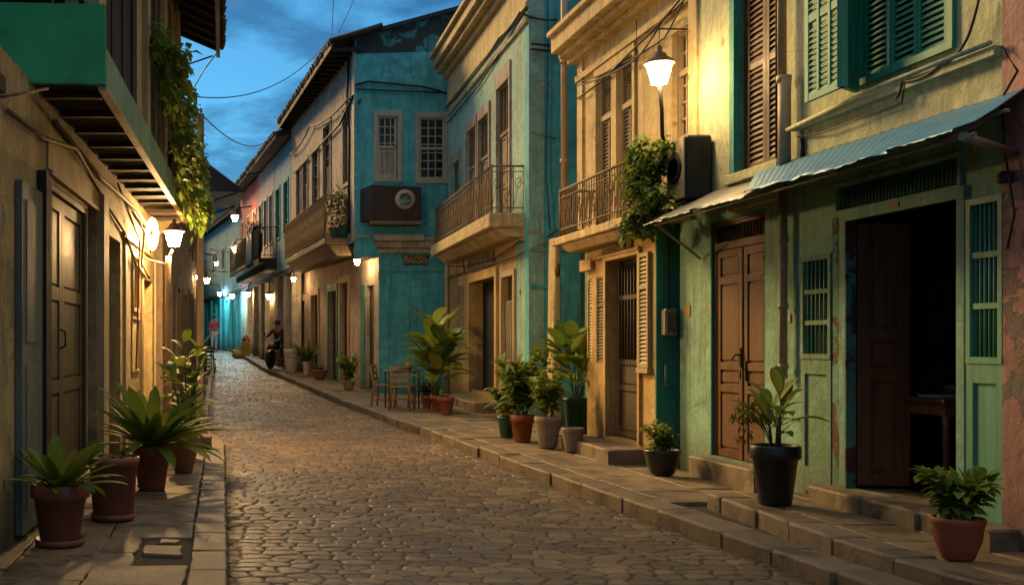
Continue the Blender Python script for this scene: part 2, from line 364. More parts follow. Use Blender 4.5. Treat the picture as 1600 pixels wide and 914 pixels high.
def build_road():
    rng = np.random.default_rng(3)
    yy = [2.0]
    while yy[-1] < 72:
        y = yy[-1]; yy.append(y + (.03 if y < 6 else max(.0135, .0135 * (y / 9) ** 1.9) if y < 30 else .25))
    yy = np.array(yy); nx = 262; S = np.linspace(0, 1, nx)
    KL = np.array([kl(y) for y in yy]) - .03; KR = np.array([kr(y) for y in yy]) + .03
    X = KL[:, None] + (KR - KL)[:, None] * S[None]; Y = np.repeat(yy[:, None], nx, 1); Z0 = np.array([gz(y) for y in yy])[:, None]
    def nz(x, y, s, seed):
        r = np.random.default_rng(seed); o = np.zeros_like(x)
        for k in range(5):
            a = r.uniform(0, 6.28); f = s * r.uniform(.6, 1.7); o += np.sin((x * math.cos(a) + y * math.sin(a)) * f + r.uniform(0, 6.28))
        return o / 5
    wx = X + .05 * nz(X, Y, 3.1, 1) + .02 * nz(X, Y, 11, 2); wy = Y + .10 * X + .06 * nz(X, Y, 2.3, 3) + .02 * nz(X, Y, 12, 4)
    cw, ch = .175, .145
    J = np.floor(wy / ch).astype(int); G = 1024
    jx = rng.uniform(-.42, .42, (G, G)); jy = rng.uniform(-.22, .22, (G, G)); val = rng.uniform(0, 1, (G, G)); off = rng.uniform(0, 1, G)
    f1 = np.full(X.shape, 9.); f2 = np.full(X.shape, 9.); vid = np.zeros(X.shape)
    for dj in (-2, -1, 0, 1, 2):
        jj = J + dj; o = off[jj % G]
        I = np.floor(wx / cw - o).astype(int)
        for di in (-2, -1, 0, 1, 2):
            ii = I + di
            px = (ii + .5 + o + jx[jj % G, ii % G]) * cw; py = (jj + .5 + jy[jj % G, ii % G]) * ch
            d = np.sqrt(((wx - px) / 1.12) ** 2 + ((wy - py) / .9) ** 2)
            n1 = d < f1; f2 = np.where(n1, f1, np.minimum(f2, d)); vid = np.where(n1, val[jj % G, ii % G], vid); f1 = np.minimum(f1, d)
    e = f2 - f1; t = np.clip(e / .042, 0, 1); dome = 1 - (1 - t) ** 3
    fine = nz(X, Y, 60, 7) * .0022 + nz(X, Y, 34, 8) * .002
    low = nz(X, Y, 1.1, 9) * .012
    worn = np.clip(.75 + .6 * nz(X, Y, 1.6, 12), .3, 1)                  # joints filled with dirt in places
    Z = Z0 + low + (dome * .028 * worn + (vid - .5) * .007 * t + fine * t)
    edge = np.clip(np.minimum(X - KL[:, None], KR[:, None] - X) / .16, 0, 1)
    Z = Z * 1.0 - (1 - edge) * .012
    n, m = X.shape; v = np.stack([X, Y, Z], -1).reshape(-1, 3)
    idx = np.arange(n * m).reshape(n, m); q = np.stack([idx[:-1, :-1], idx[:-1, 1:], idx[1:, 1:], idx[1:, :-1]], -1).reshape(-1, 4)
    me = bpy.data.meshes.new('road'); me.vertices.add(len(v)); me.vertices.foreach_set('co', v.ravel().astype(np.float32))
    me.loops.add(q.size); me.loops.foreach_set('vertex_index', q.ravel().astype(np.int32))
    me.polygons.add(len(q)); me.polygons.foreach_set('loop_start', np.arange(0, q.size, 4, dtype=np.int32)); me.polygons.foreach_set('loop_total', np.full(len(q), 4, dtype=np.int32))
    me.polygons.foreach_set('use_smooth', np.ones(len(q), dtype=bool)); me.update(calc_edges=True)
    ca = me.color_attributes.new('stone', 'FLOAT_COLOR', 'POINT'); gap = np.clip(1.25 - e / .017, 0, 1) * (.55 + .45 * worn); gap = np.maximum(gap, (1 - edge) * .7)
    c = np.stack([vid, gap, np.zeros_like(vid), np.ones_like(vid)], -1).reshape(-1).astype(np.float32); ca.data.foreach_set('color', c)
    me.materials.append(COBBLE); o = bpy.data.objects.new('road', me); col.objects.link(o); return tag(o, kind='structure')
build_road()

def stone(mb, cs, z1, z0, ch=.012, jit=.004, rnd=random, zf=None):
    """worn flagstone from 4 ground corners (ccw): jittered outline, softened top edge"""
    pts = []
    for i in range(4):
        a = Vector(cs[i]); b = Vector(cs[(i + 1) % 4]); n = max(2, min(6, int((b - a).length / .12)))
        for k in range(n):
            p = a.lerp(b, k / n); j = jit * (2.5 if k == 0 else 1)
            pts.append(Vector((p.x + rnd.uniform(-j, j), p.y + rnd.uniform(-j, j))))
    c = sum(pts, Vector((0, 0))) / len(pts); b0 = len(mb.v); n = len(pts)
    zf = zf or (lambda x, y: 0); tilt = (rnd.uniform(-.012, .012), rnd.uniform(-.012, .012))
    for (ins, dz) in ((0, None), (0, -ch), (ch * .4, -ch * .3), (ch * 1.3, 0)):
        for p in pts:
            dr = (c - p); L = max(dr.length, 1e-4); q = p + dr * min(ins / L, .5)
            mb.v.append(Vector((q.x, q.y, (z0 if dz is None else z1 + dz + tilt[0] * (q.x - c.x) + tilt[1] * (q.y - c.y) + rnd.uniform(-.0012, .0012)) + zf(q.x, q.y))))
    for r in range(3):
        for k in range(n):
            k2 = (k + 1) % n; mb.f.append((b0 + r * n + k, b0 + r * n + k2, b0 + (r + 1) * n + k2, b0 + (r + 1) * n + k)); mb.sm.append(r > 0)
    mb.f.append(tuple(b0 + 3 * n + k for k in range(n))); mb.sm.append(False)
zg = lambda x, y: gz(y)

# right pavement: kerb stones, then slabs
mb = MB(); y = 2.0; rr = random.Random(5)
while y < 68:
    L = rr.uniform(.65, 1.2) if y > 7 else rr.uniform(.5, .9)
    if y + L > 68: break
    x0, x1 = kr(y), kr(y + L); j = rr.uniform(-.012, .012)
    stone(mb, [(x0 + j, y + .006), (x0 + .27, y + .006), (x1 + .27, y + L - .006), (x1 + j, y + L - .006)], .14 + rr.uniform(-.008, .006), -.05, .022, .006, rr, zg)
    y += L
tag(mb.build('kerb', KERB), kind='structure')
def slab_rows(xa, xb, y0, y1, wlist, llo, lhi, z, rr, zf=zg):
    mb = MB(); 
    for r in range(len(wlist) - 1):
        y = y0 + rr.uniform(0, .4)
        while y < y1:
            L = rr.uniform(llo, lhi)
            if y + L > y1: L = y1 - y
            if L < .15: break
            s0, s1 = wlist[r], wlist[r + 1]; X = lambda s, yy: xa(yy) + (xb(yy) - xa(yy)) * s
            stone(mb, [(X(s0, y) + .004, y + .004), (X(s1, y) - .004, y + .004), (X(s1, y + L) - .004, y + L - .004), (X(s0, y + L) + .004, y + L - .004)], z + rr.uniform(-.007, .005), z - .06, .008, .004, rr, zf)
            y += L
    return mb
m1 = slab_rows(lambda y: kr(y) + .28, lambda y: 5.25, 8.75, 27, [0, .36, .7, 1], .55, .95, .135, rr)
m2 = slab_rows(lambda y: kr(y) + .28, lambda y: kr(y) + 1.45, 27, 66, [0, .5, 1], .8, 1.4, .135, rr)
m1.v += m2.v; b = len(m1.v) - len(m2.v); m1.f += [tuple(i + b for i in f) for f in m2.f]; m1.sm += m2.sm
tag(m1.build('pavement', SLAB), kind='structure')
mb = MB(); ys = [1.5, 8.7, 20, 24, 27]                       # bed under the slabs
for a, b in zip(ys, ys[1:]): mb.quad((kr(a) + .2, a, gz(a) + .105), (9, a, gz(a) + .105), (9, b, gz(b) + .105), (kr(b) + .2, b, gz(b) + .105))
ys = [27, 39, 50, 68]
for a, b in zip(ys, ys[1:]): mb.quad((kr(a) + .2, a, gz(a) + .105), (kr(a) + 5, a, gz(a) + .105), (kr(b) + 5, b, gz(b) + .105), (kr(b) + .2, b, gz(b) + .105))
tag(mb.build('pavement_bed', GROUT), kind='structure')
# raised pavement in front of the green house
UP = .235
mb = MB(); y = 3.0; xe = lambda y: interp(y, [(3, 3.98), (6.6, 3.79), (9.0, 3.93)])
flat = lambda x, y: 0
while y < 8.95:
    L = min(rr.uniform(.5, .85), 9.0 - y)
    stone(mb, [(xe(y), y + .006), (xe(y) + .24, y + .006), (xe(y + L) + .24, y + L - .006), (xe(y + L), y + L - .006)], UP + rr.uniform(-.006, .006), .1, .02, .006, rr, flat); y += L
tag(mb.build('kerb', KERB), kind='structure')
tag(slab_rows(lambda y: xe(y) + .25, lambda y: 4.9, 3, 8.95, [0, .5, 1], .5, .8, UP, rr, flat).build('pavement', SLAB), kind='structure')
mb = MB(); mb.box(4.15, 4.9, 3, 8.9, .1, UP - .03); tag(mb.build('pavement_bed', GROUT), kind='structure')

# left pavement
lz = .10; mb = MB(); y = 2.0
while y < 16.2:
    L = min(rr.uniform(.42, .7), 16.3 - y); 
    stone(mb, [(kl(y) - .23, y + .005), (kl(y), y + .005), (kl(y + L), y + L - .005), (kl(y + L) - .23, y + L - .005)], lz + rr.uniform(-.006, .004), -.05, .014, .004, rr, zg); y += L
while y < 66:
    L = rr.uniform(.8, 1.3)
    stone(mb, [(kl(y) - .23, y + .005), (kl(y), y + .005), (kl(y + L), y + L - .005), (kl(y + L) - .23, y + L - .005)], lz - .03 + rr.uniform(-.006, .004), -.05, .014, .004, rr, zg); y += L
tag(mb.build('kerb', SLAB), kind='structure')
mb = MB(); rows = [0, .30, .62, 1]
for r in range(3):
    y = 2.0 + rr.uniform(0, .3)
    while y < 17:
        L = rr.uniform(.5, .85); s0, s1 = rows[r], rows[r + 1]
        if r == 2 and y < 7.75 < y + L + .6 and y + L > 6.45:                  # broken corner with a loose square stone, as in the photo
            if y < 6.3: L = 6.5 - y
            else: y = 7.76; continue
        X = lambda s, yy: -1.75 + (kl(yy) - .24 + 1.75) * s
        stone(mb, [(X(s0, y) + .004, y + .004), (X(s1, y) - .004, y + .004), (X(s1, y + L) - .004, y + L - .004), (X(s0, y + L) + .004, y + L - .004)], lz - .004 + rr.uniform(-.006, .005), lz - .06, .008, .005, rr, zg)
        y += L
for (a, b, c, d) in ((-.52, -.27, 7.12, 7.45), (-.44, -.30, 7.55, 7.68), (-.82, -.56, 6.52, 7.2), (-.82, -.56, 7.21, 7.75)):
    stone(mb, [(a, c), (b, c), (b, d), (a, d)], lz - .01, lz - .06, .01, .012, rr, zg)
tag(mb.build('pavement', SLAB), kind='structure')
mb = MB(); ys = [1.5, 16, 20, 24, 39, 50, 66]
for a, b in zip(ys, ys[1:]): mb.quad((-5, a, gz(a) + lz - .03), (kl(a) - .1, a, gz(a) + lz - .03), (kl(b) - .1, b, gz(b) + lz - .03), (-5, b, gz(b) + lz - .03))
tag(mb.build('pavement_bed', GROUT), kind='structure')

# ------------------------------------------------------------------ building helpers
def wall(mb, f, u0, u1, z0, z1, holes=(), dep=.2, d=0.0, ends=True):
    us = sorted({u0, u1} | {min(max(h[k], u0), u1) for h in holes for k in (0, 1)}); zs = sorted({z0, z1} | {min(max(h[k], z0), z1) for h in holes for k in (2, 3)})
    for a, b in zip(us, us[1:]):
        for c, e in zip(zs, zs[1:]):
            if b - a < 1e-5 or e - c < 1e-5: continue
            um, zm = (a + b) / 2, (c + e) / 2
            if any(h[0] < um < h[1] and h[2] < zm < h[3] for h in holes): continue
            mb.quad(f.P(a, d, c), f.P(b, d, c), f.P(b, d, e), f.P(a, d, e))
    for h in holes:
        a, b, c, e = max(h[0], u0), min(h[1], u1), max(h[2], z0), min(h[3], z1); q = d - (h[4] if len(h) > 4 else dep)
        mb.quad(f.P(a, d, c), f.P(a, d, e), f.P(a, q, e), f.P(a, q, c)); mb.quad(f.P(b, d, e), f.P(b, d, c), f.P(b, q, c), f.P(b, q, e))
        mb.quad(f.P(a, d, e), f.P(b, d, e), f.P(b, q, e), f.P(a, q, e)); mb.quad(f.P(b, d, c), f.P(a, d, c), f.P(a, q, c), f.P(b, q, c))
    if ends:
        q = d - .25
        mb.quad(f.P(u0, d, z0), f.P(u0, d, z1), f.P(u0, q, z1), f.P(u0, q, z0)); mb.quad(f.P(u1, d, z1), f.P(u1, d, z0), f.P(u1, q, z0), f.P(u1, q, z1))
        mb.quad(f.P(u0, d, z1), f.P(u1, d, z1), f.P(u1, q, z1), f.P(u0, q, z1))
    return mb
def louvre(mb, f, u0, u1, z0, z1, d, stile=.05, rails=(), n=None, th=.035, lift=.0, mid=()):
    """shutter leaf: stiles, rails and tilted slats"""
    mb.fb(f, u0, u0 + stile, d - th, d, z0, z1); mb.fb(f, u1 - stile, u1, d - th, d, z0, z1)
    zz = [z0] + list(rails) + [z1]
    for i, z in enumerate(zz):
        a, b = (z, z + stile) if i == 0 else ((z - stile, z) if i == len(zz) - 1 else (z - stile / 2, z + stile / 2)); mb.fb(f, u0 + stile, u1 - stile, d - th, d - .002, a, b)
    for m_ in mid: mb.fb(f, m_ - .015, m_ + .015, d - th * .5, d + .004, z0 + stile, z1 - stile)
    n = n or int((z1 - z0) / .045)
    for i in range(n):
        z = z0 + stile + (z1 - z0 - 2 * stile) * (i + .5) / n
        if any(abs(z - r) < stile * .6 for r in rails): continue
        h = (z1 - z0 - 2 * stile) / n * .62; a, b = u0 + stile, u1 - stile
        w_ = random.uniform(-.1, .1) * h
        mb.hexa([f.P(a, d - .004, z - h + w_), f.P(b, d - .004, z - h), f.P(b, d - th, z + h * .5), f.P(a, d - th, z + h * .5 + w_),
                 f.P(a, d - .002, z - h + .006 + w_), f.P(b, d - .002, z - h + .006), f.P(b, d - th + .003, z + h * .5 + .006), f.P(a, d - th + .003, z + h * .5 + .006 + w_)])
def pdoor(mb, f, u0, u1, z0, z1, d, rows, cols=1, st=.09, th=.045):
    """panelled leaf; rows are the panel heights as fractions"""
    mb.fb(f, u0, u1, d - th, d - .022, z0, z1); W = u1 - u0; H = z1 - z0; mb.fb(f, u0, u0 + st, d - .022, d, z0, z1); mb.fb(f, u1 - st, u1, d - .022, d, z0, z1)
    zs = []; acc = 0; s_ = sum(rows); avail = H - st * (len(rows) + 1); z = z0
    for i, r in enumerate(rows):
        mb.fb(f, u0 + st, u1 - st, d - .022, d - .001, z, z + st); z += st; hh = avail * r / s_
        mb.fb(f, u0 + st + .025, u1 - st - .025, d - .022, d - .008, z + .025, z + hh - .025)
        z += hh
    mb.fb(f, u0 + st, u1 - st, d - .022, d - .001, z, z1)
def frame(mb, f, u0, u1, z0, z1, w_, d0, d1, bottom=True, top=None):
    t = top or w_
    mb.fb(f, u0 - w_, u0, d0, d1, z0, z1); mb.fb(f, u1, u1 + w_, d0, d1, z0, z1); mb.fb(f, u0 - w_, u1 + w_, d0, d1 + .002, z1, z1 + t)
    if bottom: mb.fb(f, u0 - w_, u1 + w_, d0, d1 + .002, z0 - w_, z0)
def bars(mb, f, u0, u1, z0, z1, d, n, r=.008, seg=5):
    for i in range(n):
        u = u0 + (u1 - u0) * (i + .5) / n; mb.tube([f.P(u, d, z0), f.P(u, d, z1)], r, seg)
def fq(f, u0, u1, z0, z1, d): return (f.P(u0, d, z0), f.P(u1, d, z0), f.P(u1, d, z1), f.P(u0, d, z1))
def window(parent, f, u0, u1, z0, z1, mat, d=-.10, surround=None, sm=None, nx=2, nz=3, trans=None, shut=None, name='window'):
    """framed window in its hole: frame > pane, glazing bars in the frame"""
    mb = MB(); frame(mb, f, u0 + .05, u1 - .05, z0 + .05, z1 - .05, .05, d, d + .05)
    for i in range(1, nx): u = u0 + .05 + (u1 - u0 - .1) * i / nx; mb.fb(f, u - .012, u + .012, d + .004, d + .035, z0 + .05, z1 - .05)
    for i in range(1, nz): z = z0 + .05 + (z1 - z0 - .1) * i / nz; mb.fb(f, u0 + .05, u1 - .05, d + .002, d + .03, z - .012, z + .012)
    if trans: mb.fb(f, u0 + .05, u1 - .05, d, d + .06, trans - .03, trans + .03)
    if shut: louvre(mb, f, u0 + .05, u1 - .05, z0 + .05, shut, d + .04, .03)
    o = mb.build(name, mat, parent)
    p = MB(); p.quad(*fq(f, u0 - .02, u1 + .02, z0 - .02, z1 + .02, d)); p.build('pane', GLASS, o)
    if surround:
        s_ = MB(); frame(s_, f, u0, u1, z0, z1, surround, 0, .03, top=surround * 1.3); s_.build('surround', sm or mat, o)
    return o
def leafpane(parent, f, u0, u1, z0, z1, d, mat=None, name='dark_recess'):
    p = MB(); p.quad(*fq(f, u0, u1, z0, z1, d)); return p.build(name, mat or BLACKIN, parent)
def railing(mb, pts, z0, z1, step=.09, r=.007, scroll=True):
    pts = [Vector((p[0], p[1], 0)) for p in pts]
    for a, b in zip(pts, pts[1:]):
        for z, q in ((z0 + .06, .010), (z1, .018), (z1 - .09, .008)): mb.tube([a + Vector((0, 0, z)), b + Vector((0, 0, z))], q, 5)
        n = max(1, int((b - a).length / step)); t = (b - a).normalized()
        for i in range(n + 1):
            p = a.lerp(b, i / n); mb.tube([p + Vector((0, 0, z0)), p + Vector((0, 0, z1))], r, 4, cap=False)
            if scroll and i < n:
                c = a.lerp(b, (i + .5) / n); zc = z0 + (z1 - z0) * (.32 if i % 2 else .62); q = step * .42
                ring = []
                for k in range(11):
                    an = k / 10 * 2 * math.pi * 1.15; rad = q * (1 - .04 * k); ring.append(c + t * math.cos(an) * rad + Vector((0, 0, zc + math.sin(an) * rad * 1.7)))
                mb.tube(ring, r * .8, 4, cap=False)
                mb.tube([a.lerp(b, i / n) + Vector((0, 0, z0 + .06)), c + Vector((0, 0, zc)), a.lerp(b, (i + 1) / n) + Vector((0, 0, z1 - .09))], r * .7, 4, cap=False)
    for p in pts: mb.tube([p + Vector((0, 0, z0 - .02)), p + Vector((0, 0, z1 + .03))], .016, 6)
def cable(name, label, pts, r=.008, mat=None, sag=0, n=14, cat='cable', parent=None):
    P = []
    for a, b in zip(pts, pts[1:]):
        a, b = Vector(a), Vector(b)
        for k in range(n): t = k / n; P.append(a.lerp(b, t) - Vector((0, 0, sag * 4 * t * (1 - t))))
    P.append(Vector(pts[-1])); o = MB().tube(P, r, 5).build(name, mat or CABLE, parent)
    return o if parent else tag(o, label, cat)
def body(parent, f, depth, z0, z1, mat, roof=None, d=-.26, u0=0, u1=None):
    """the rest of the house behind its street wall"""
    u1 = f.L if u1 is None else u1; mb = MB(); mb.fb(f, u0, u1, -depth, d, z0, z1); return mb.build('house_body', mat, parent)
def lamp(label, pos, w_, em, mount, group='lit street lamps', post=None, name='street_lamp'):
    """bell of frosted glass under a low metal cap; mount = list of tube paths that carry it"""
    x, y, z = pos; h = w_ * .85; t = thing(name, label, 'street lamp', (x, y, z), group)
    g_ = MB().lathe(pos, [(w_ * .10, -h * .5), (w_ * .27, -h * .48), (w_ * .33, -h * .2), (w_ * .46, h * .36), (w_ * .48, h * .42)], 16); g_.build('lamp_glass', em, t)
    c = MB().lathe((x, y, z + h * .44), [(w_ * .56, -.01), (w_ * .60, .0), (w_ * .56, h * .06), (w_ * .3, h * .26), (w_ * .22, h * .44), (w_ * .10, h * .5), (w_ * .09, h * .72), (.001, h * .8)], 16); c.build('lamp_cap', IRON, t)
    b = MB()
    for p, r in mount: b.tube(p, r, 8)
    b.build('bracket' if not post else 'post', IRON_D if not post else PIPE, t)
    return t
# ================================================================== RIGHT: pale green house
G = Face((4.75, 11.5), (4.68, 6.62)); gu = G.u
T = thing('green_house', 'pale green house with brown double door, wide dark doorway and blue awning above', 'house', (4.8, 9, 0))
ZT = 6.6
W1 = (gu(1150), gu(1222), G.Z(1185, 262), 6.2)                  # brown louvred window
W2 = (gu(1338), gu(1495), 3.33, 6.2)                              # green louvred window
D1 = (gu(1110), gu(1196), .36, 2.62, .12)                        # brown door with transom
DZ = 2.36
D2 = (gu(1325), gu(1500), .36, DZ, .05)                          # dark doorway
LP = (gu(1256), gu(1303)); RP = (gu(1516), gu(1573))
mb = MB()
z_split = 2.88
wall(mb, G, gu(1090), G.L, z_split, ZT, [W1, W2], .16)
mb.build('upper_wall', PL_CREAM, T)
mb = MB(); wall(mb, G, 0, gu(1250), -.02, z_split, [D1], .12)
mb.build('wall', PL_GREEN, T)
mb = MB(); wall(mb, G, gu(1250), G.L, -.02, z_split, [(LP[0] + .04, LP[1] - .04, 1.36, 2.1, .03), (gu(1310), gu(1500), 2.45, 2.63, .05), D2, (RP[0] + .03, RP[1] - .03, 1.36, 2.3, .03)], .1)
mb.build('shopfront_wall', PL_GREEN, T)
# reveals of the windows and doors are painted teal
mb = MB()
for (a, b, c, e, q, w_) in ((W1[0], W1[1], W1[2], W1[3], .13, .07), (D1[0], D1[1], D1[2], D1[3], .115, .0)):
    mb.fb(G, a, a + .02, -q, .0, c, e); mb.fb(G, b - .02, b, -q, .0, c, e); mb.fb(G, a + .02, b - .02, -q, .0, e - .02, e)
mb.fb(G, W1[0] - .09, W1[0], -.05, .022, W1[2], W1[3])
mb.build('teal_reveal', PL_TEALD, T)
# beige pilaster shared with the neighbour, upper floor
# sill
mb = MB(); mb.fb(G, W1[0] - .1, W1[1] + .06, -.02, .075, W1[2] - .09, W1[2] - .0); mb.fb(G, W1[0] - .1, W1[1] + .06, -.0, .03, W1[2] - .33, W1[2] - .09); mb.build('sill', PL_CREAM, T, bevel=.008)
wn = MB(); frame(wn, G, W1[0] + .05, W1[1] - .05, W1[2] + .02, W1[3], .045, -.15, -.06, bottom=False); wn = wn.build('window', WD_BROWN, T)
m_ = (W1[0] + W1[1]) / 2
for a, b in ((W1[0] + .06, m_ - .004), (m_ + .004, W1[1] - .06)):
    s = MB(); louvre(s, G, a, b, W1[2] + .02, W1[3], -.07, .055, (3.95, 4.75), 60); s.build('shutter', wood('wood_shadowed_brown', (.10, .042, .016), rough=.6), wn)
leafpane(wn, G, W1[0], W1[1], W1[2], W1[3], -.155, name='dark_pane')
# wide green window
wn = MB(); frame(wn, G, W2[0] + .05, W2[1] - .05, W2[2] + .05, W2[3], .05, -.12, .03); 
wn = wn.build('window', WD_TEAL, T); us = [gu(1345), gu(1385), gu(1425), gu(1472), gu(1492)]
for a, b in zip(us, us[1:]):
    s = MB(); louvre(s, G, a + .002, b - .002, W2[2] + .05, W2[3], -.03 + random.uniform(-.01, .01), .035, (4.4,), 62); s.build('shutter', WD_TEAL, wn)
leafpane(wn, G, W2[0], W2[1], W2[2], W2[3], -.155, name='dark_pane')
# shutter leaf folded out towards the street
hx = G.P(gu(1340), .03, 0); hy = G.P(gu(1340), .0, 0)
SF = Face((4.45, 8.47), (4.43, 7.91))
s = MB(); ww = SF.L
louvre(s, SF, 0, ww, 3.28, 6.2, 0, .055, (3.9, 4.6), 66, mid=(ww * .37, ww * .66)); s.build('open_shutter', WD_JADE, T)
s = MB(); SE = Face((SF.p1.x, SF.p1.y), (4.66, 8.1)); s.fb(SE, 0.004, SE.L, -.04, 0, 3.28, 6.2); s.fb(SE, SE.L * .55, SE.L * .62, 0, .012, 3.4, 3.75); s.build('shutter_side_leaf', WD_TEAL, T)
# ledge running under the window
mb = MB(); mb.fb(G, gu(1250), G.L, 0, .07, 3.17, 3.225); mb.tube([G.P(gu(1247), .09, 3.19), G.P(gu(1400), .095, 3.245), G.P(G.L, .09, 3.24)], .016, 8); mb.build('ledge', PL_CREAM, T)
# brown double door
dr = MB(); frame(dr, G, D1[0] + .06, D1[1] - .06, D1[2], 2.58, .04, -.11, -.03, bottom=False); dr.fb(G, D1[0] + .06, D1[1] - .06, -.10, -.02, 2.33, 2.40)
dr.fb(G, D1[0] + .06, D1[1] - .06, -.10, -.05, 2.555, 2.58); dr = dr.build('double_door', WD_BROWN, T)
mid = gu(1153)
for k, (a, b) in enumerate(((D1[0] + .062, mid - .004), (mid + .004, D1[1] - .064))):
    l_ = MB(); pdoor(l_, G, a, b, .37, 2.325, -.04 - .012 * k, (1.25, .32, 1.7, .42), st=.07); l_ = l_.build('door_leaf', WD_BROWN, dr)
h_ = MB(); h_.tube([G.P(mid - .03, -.04, 1.33), G.P(mid - .03, .01, 1.34), G.P(mid - .1, .01, 1.29)], .009, 6); h_.tube([G.P(mid + .05, -.05, 1.20), G.P(mid + .05, .0, 1.22), G.P(mid + .05, .0, 1.12)], .008, 6); h_.fb(G, mid - .045, mid - .015, -.04, -.03, 1.22, 1.4); h_.fb(G, mid + .035, mid + .065, -.052, -.04, 1.1, 1.28); h_.build('handle', IRON_D, dr)
tb = MB(); bars(tb, G, D1[0] + .07, D1[1] - .07, 2.39, 2.56, -.06, 16, .009); tb.build('transom_bars', WD_DARK, dr)
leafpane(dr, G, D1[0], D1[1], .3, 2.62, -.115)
tt = MB()
for k in range(26): tt.tube([G.P(D1[1] - .05 + random.uniform(-.06, .04), random.uniform(-.1, -.02), 2.5 - k * .018), G.P(D1[1] - .05 + random.uniform(-.06, .04), random.uniform(-.1, .0), 2.44 - k * .02)], .005, 4)
tt.build('torn_matting', WD_DARK, dr)
# doorway frame
fr = MB(); frame(fr, G, D2[0], D2[1], .36, DZ, .075, -.05, .025, bottom=False); fr.build('doorway_frame', PL_GREEN, T)
fr = MB(); fr.fb(G, gu(1304), D2[0] - .078, -.02, .018, .2, 2.4); fr.fb(G, D2[0] - .0, D2[0] + .015, -.05, .024, .36, DZ); fr.build('left_jamb', plaster('plaster_teal_peeling', (.12, .32, .24), dirty=.5, peel=(.10, .035, .025), peel_at=.58), T)
vt = MB(); frame(vt, G, gu(1310), gu(1500), 2.45, 2.63, .03, 0, .02); vt = vt.build('ventilation_grille', PL_GREEN, T)
tb = MB(); bars(tb, G, gu(1310), gu(1500), 2.45, 2.63, -.01, 34, .006); tb.build('grille_bars', WD_TEAL, vt); leafpane(vt, G, gu(1309), gu(1501), 2.44, 2.64, -.048)
rp = MB(); rp.fb(G, gu(1396), gu(1411), .025, .034, 2.385, 2.42); tag(rp.build('number_plate', simple('plate_dull_red', (.22, .05, .03), .6), T))
for (a, b, rows, z0, z1) in ((LP[0], LP[1], 3, 1.36, 2.1), (RP[0], RP[1], 3, 1.36, 2.3)):
    sp_ = MB(); frame(sp_, G, a + .04, b - .04, z0, z1, .04, -.03, .03); 
    for i in range(1, rows): z = z0 + (z1 - z0) * i / rows; sp_.fb(G, a + .04, b - .04, -.028, .02, z - .018, z + .018)
    sp_.fb(G, a, a + .06, 0, .025, .26, z0 - .042); sp_.fb(G, b - .06, b, 0, .025, .26, z0 - .042); sp_.fb(G, a + .06, b - .06, 0, .024, 1.2, z0 - .042); sp_.fb(G, a + .06, b - .06, 0, .024, .26, .46); sp_.fb(G, a + .06, b - .06, 0, .008, .46, 1.2)
    sp_ = sp_.build('side_panel', PT_FASC if a == LP[0] else WD_JADE, T)
    gb = MB(); bars(gb, G, a + .04, b - .04, z0, z1, .002, 6, .009); gb.build('window_bars', WD_JADE, sp_); leafpane(sp_, G, a, b, z0 - .02, z1 + .02, -.028)
# room behind the dark doorway
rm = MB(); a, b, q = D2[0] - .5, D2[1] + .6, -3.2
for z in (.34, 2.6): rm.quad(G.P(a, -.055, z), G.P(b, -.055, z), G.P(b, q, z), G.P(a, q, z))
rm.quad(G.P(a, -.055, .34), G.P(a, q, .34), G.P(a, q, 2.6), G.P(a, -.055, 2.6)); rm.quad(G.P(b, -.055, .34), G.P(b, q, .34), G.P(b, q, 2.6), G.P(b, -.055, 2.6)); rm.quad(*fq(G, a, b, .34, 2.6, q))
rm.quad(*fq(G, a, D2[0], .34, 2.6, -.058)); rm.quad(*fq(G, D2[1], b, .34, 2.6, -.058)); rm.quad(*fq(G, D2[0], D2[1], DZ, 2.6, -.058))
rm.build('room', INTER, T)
DF = Face((G.P(D2[0] + .02, -.06, 0).x, G.P(D2[0] + .02, -.06, 0).y), (G.P(D2[0] + .07, -.42, 0).x, G.P(D2[0] + .07, -.42, 0).y))
l_ = MB(); pdoor(l_, DF, 0, DF.L, .38, DZ - .02, 0, (1.0, .3, 1.0), st=.09); l_.build('open_door_leaf', WD_DEEP, T)
# steps
def step(name, f, u0, u1, d1, z0, z1, parent, mat=KERB, n=2):
    mb = MB()
    for k in range(n):
        a, b = u0 + (u1 - u0) * k / n, u0 + (u1 - u0) * (k + 1) / n; c = [f.P(a, d1, 0), f.P(b, d1, 0), f.P(b, -.4, 0), f.P(a, -.4, 0)]
        stone(mb, [(p.x, p.y) for p in c], z1 + random.uniform(-.004, .004), z0, .02, .006)
    return mb.build(name, mat, parent)
step('doorstep', G, gu(1302), gu(1600), .20, .15, .36, T, n=3)
step('doorstep', G, gu(1098), gu(1200), .12, .1, .34, T, n=1)
body(T, G, 6, -.05, ZT, PL_DARK, d=-3.3); mb = MB(); mb.fb(G, 0, G.L, -3.3, -.26, 2.88, ZT); mb.fb(G, 0, .3, -3.3, -.3, 0, 2.88); mb.build('upper_storey', PL_CREAM, T)
mb = MB(); mb.fb(G, 0, G.L, -6.2, .15, ZT, ZT + .15); mb.build('roof', ROOFD, T)

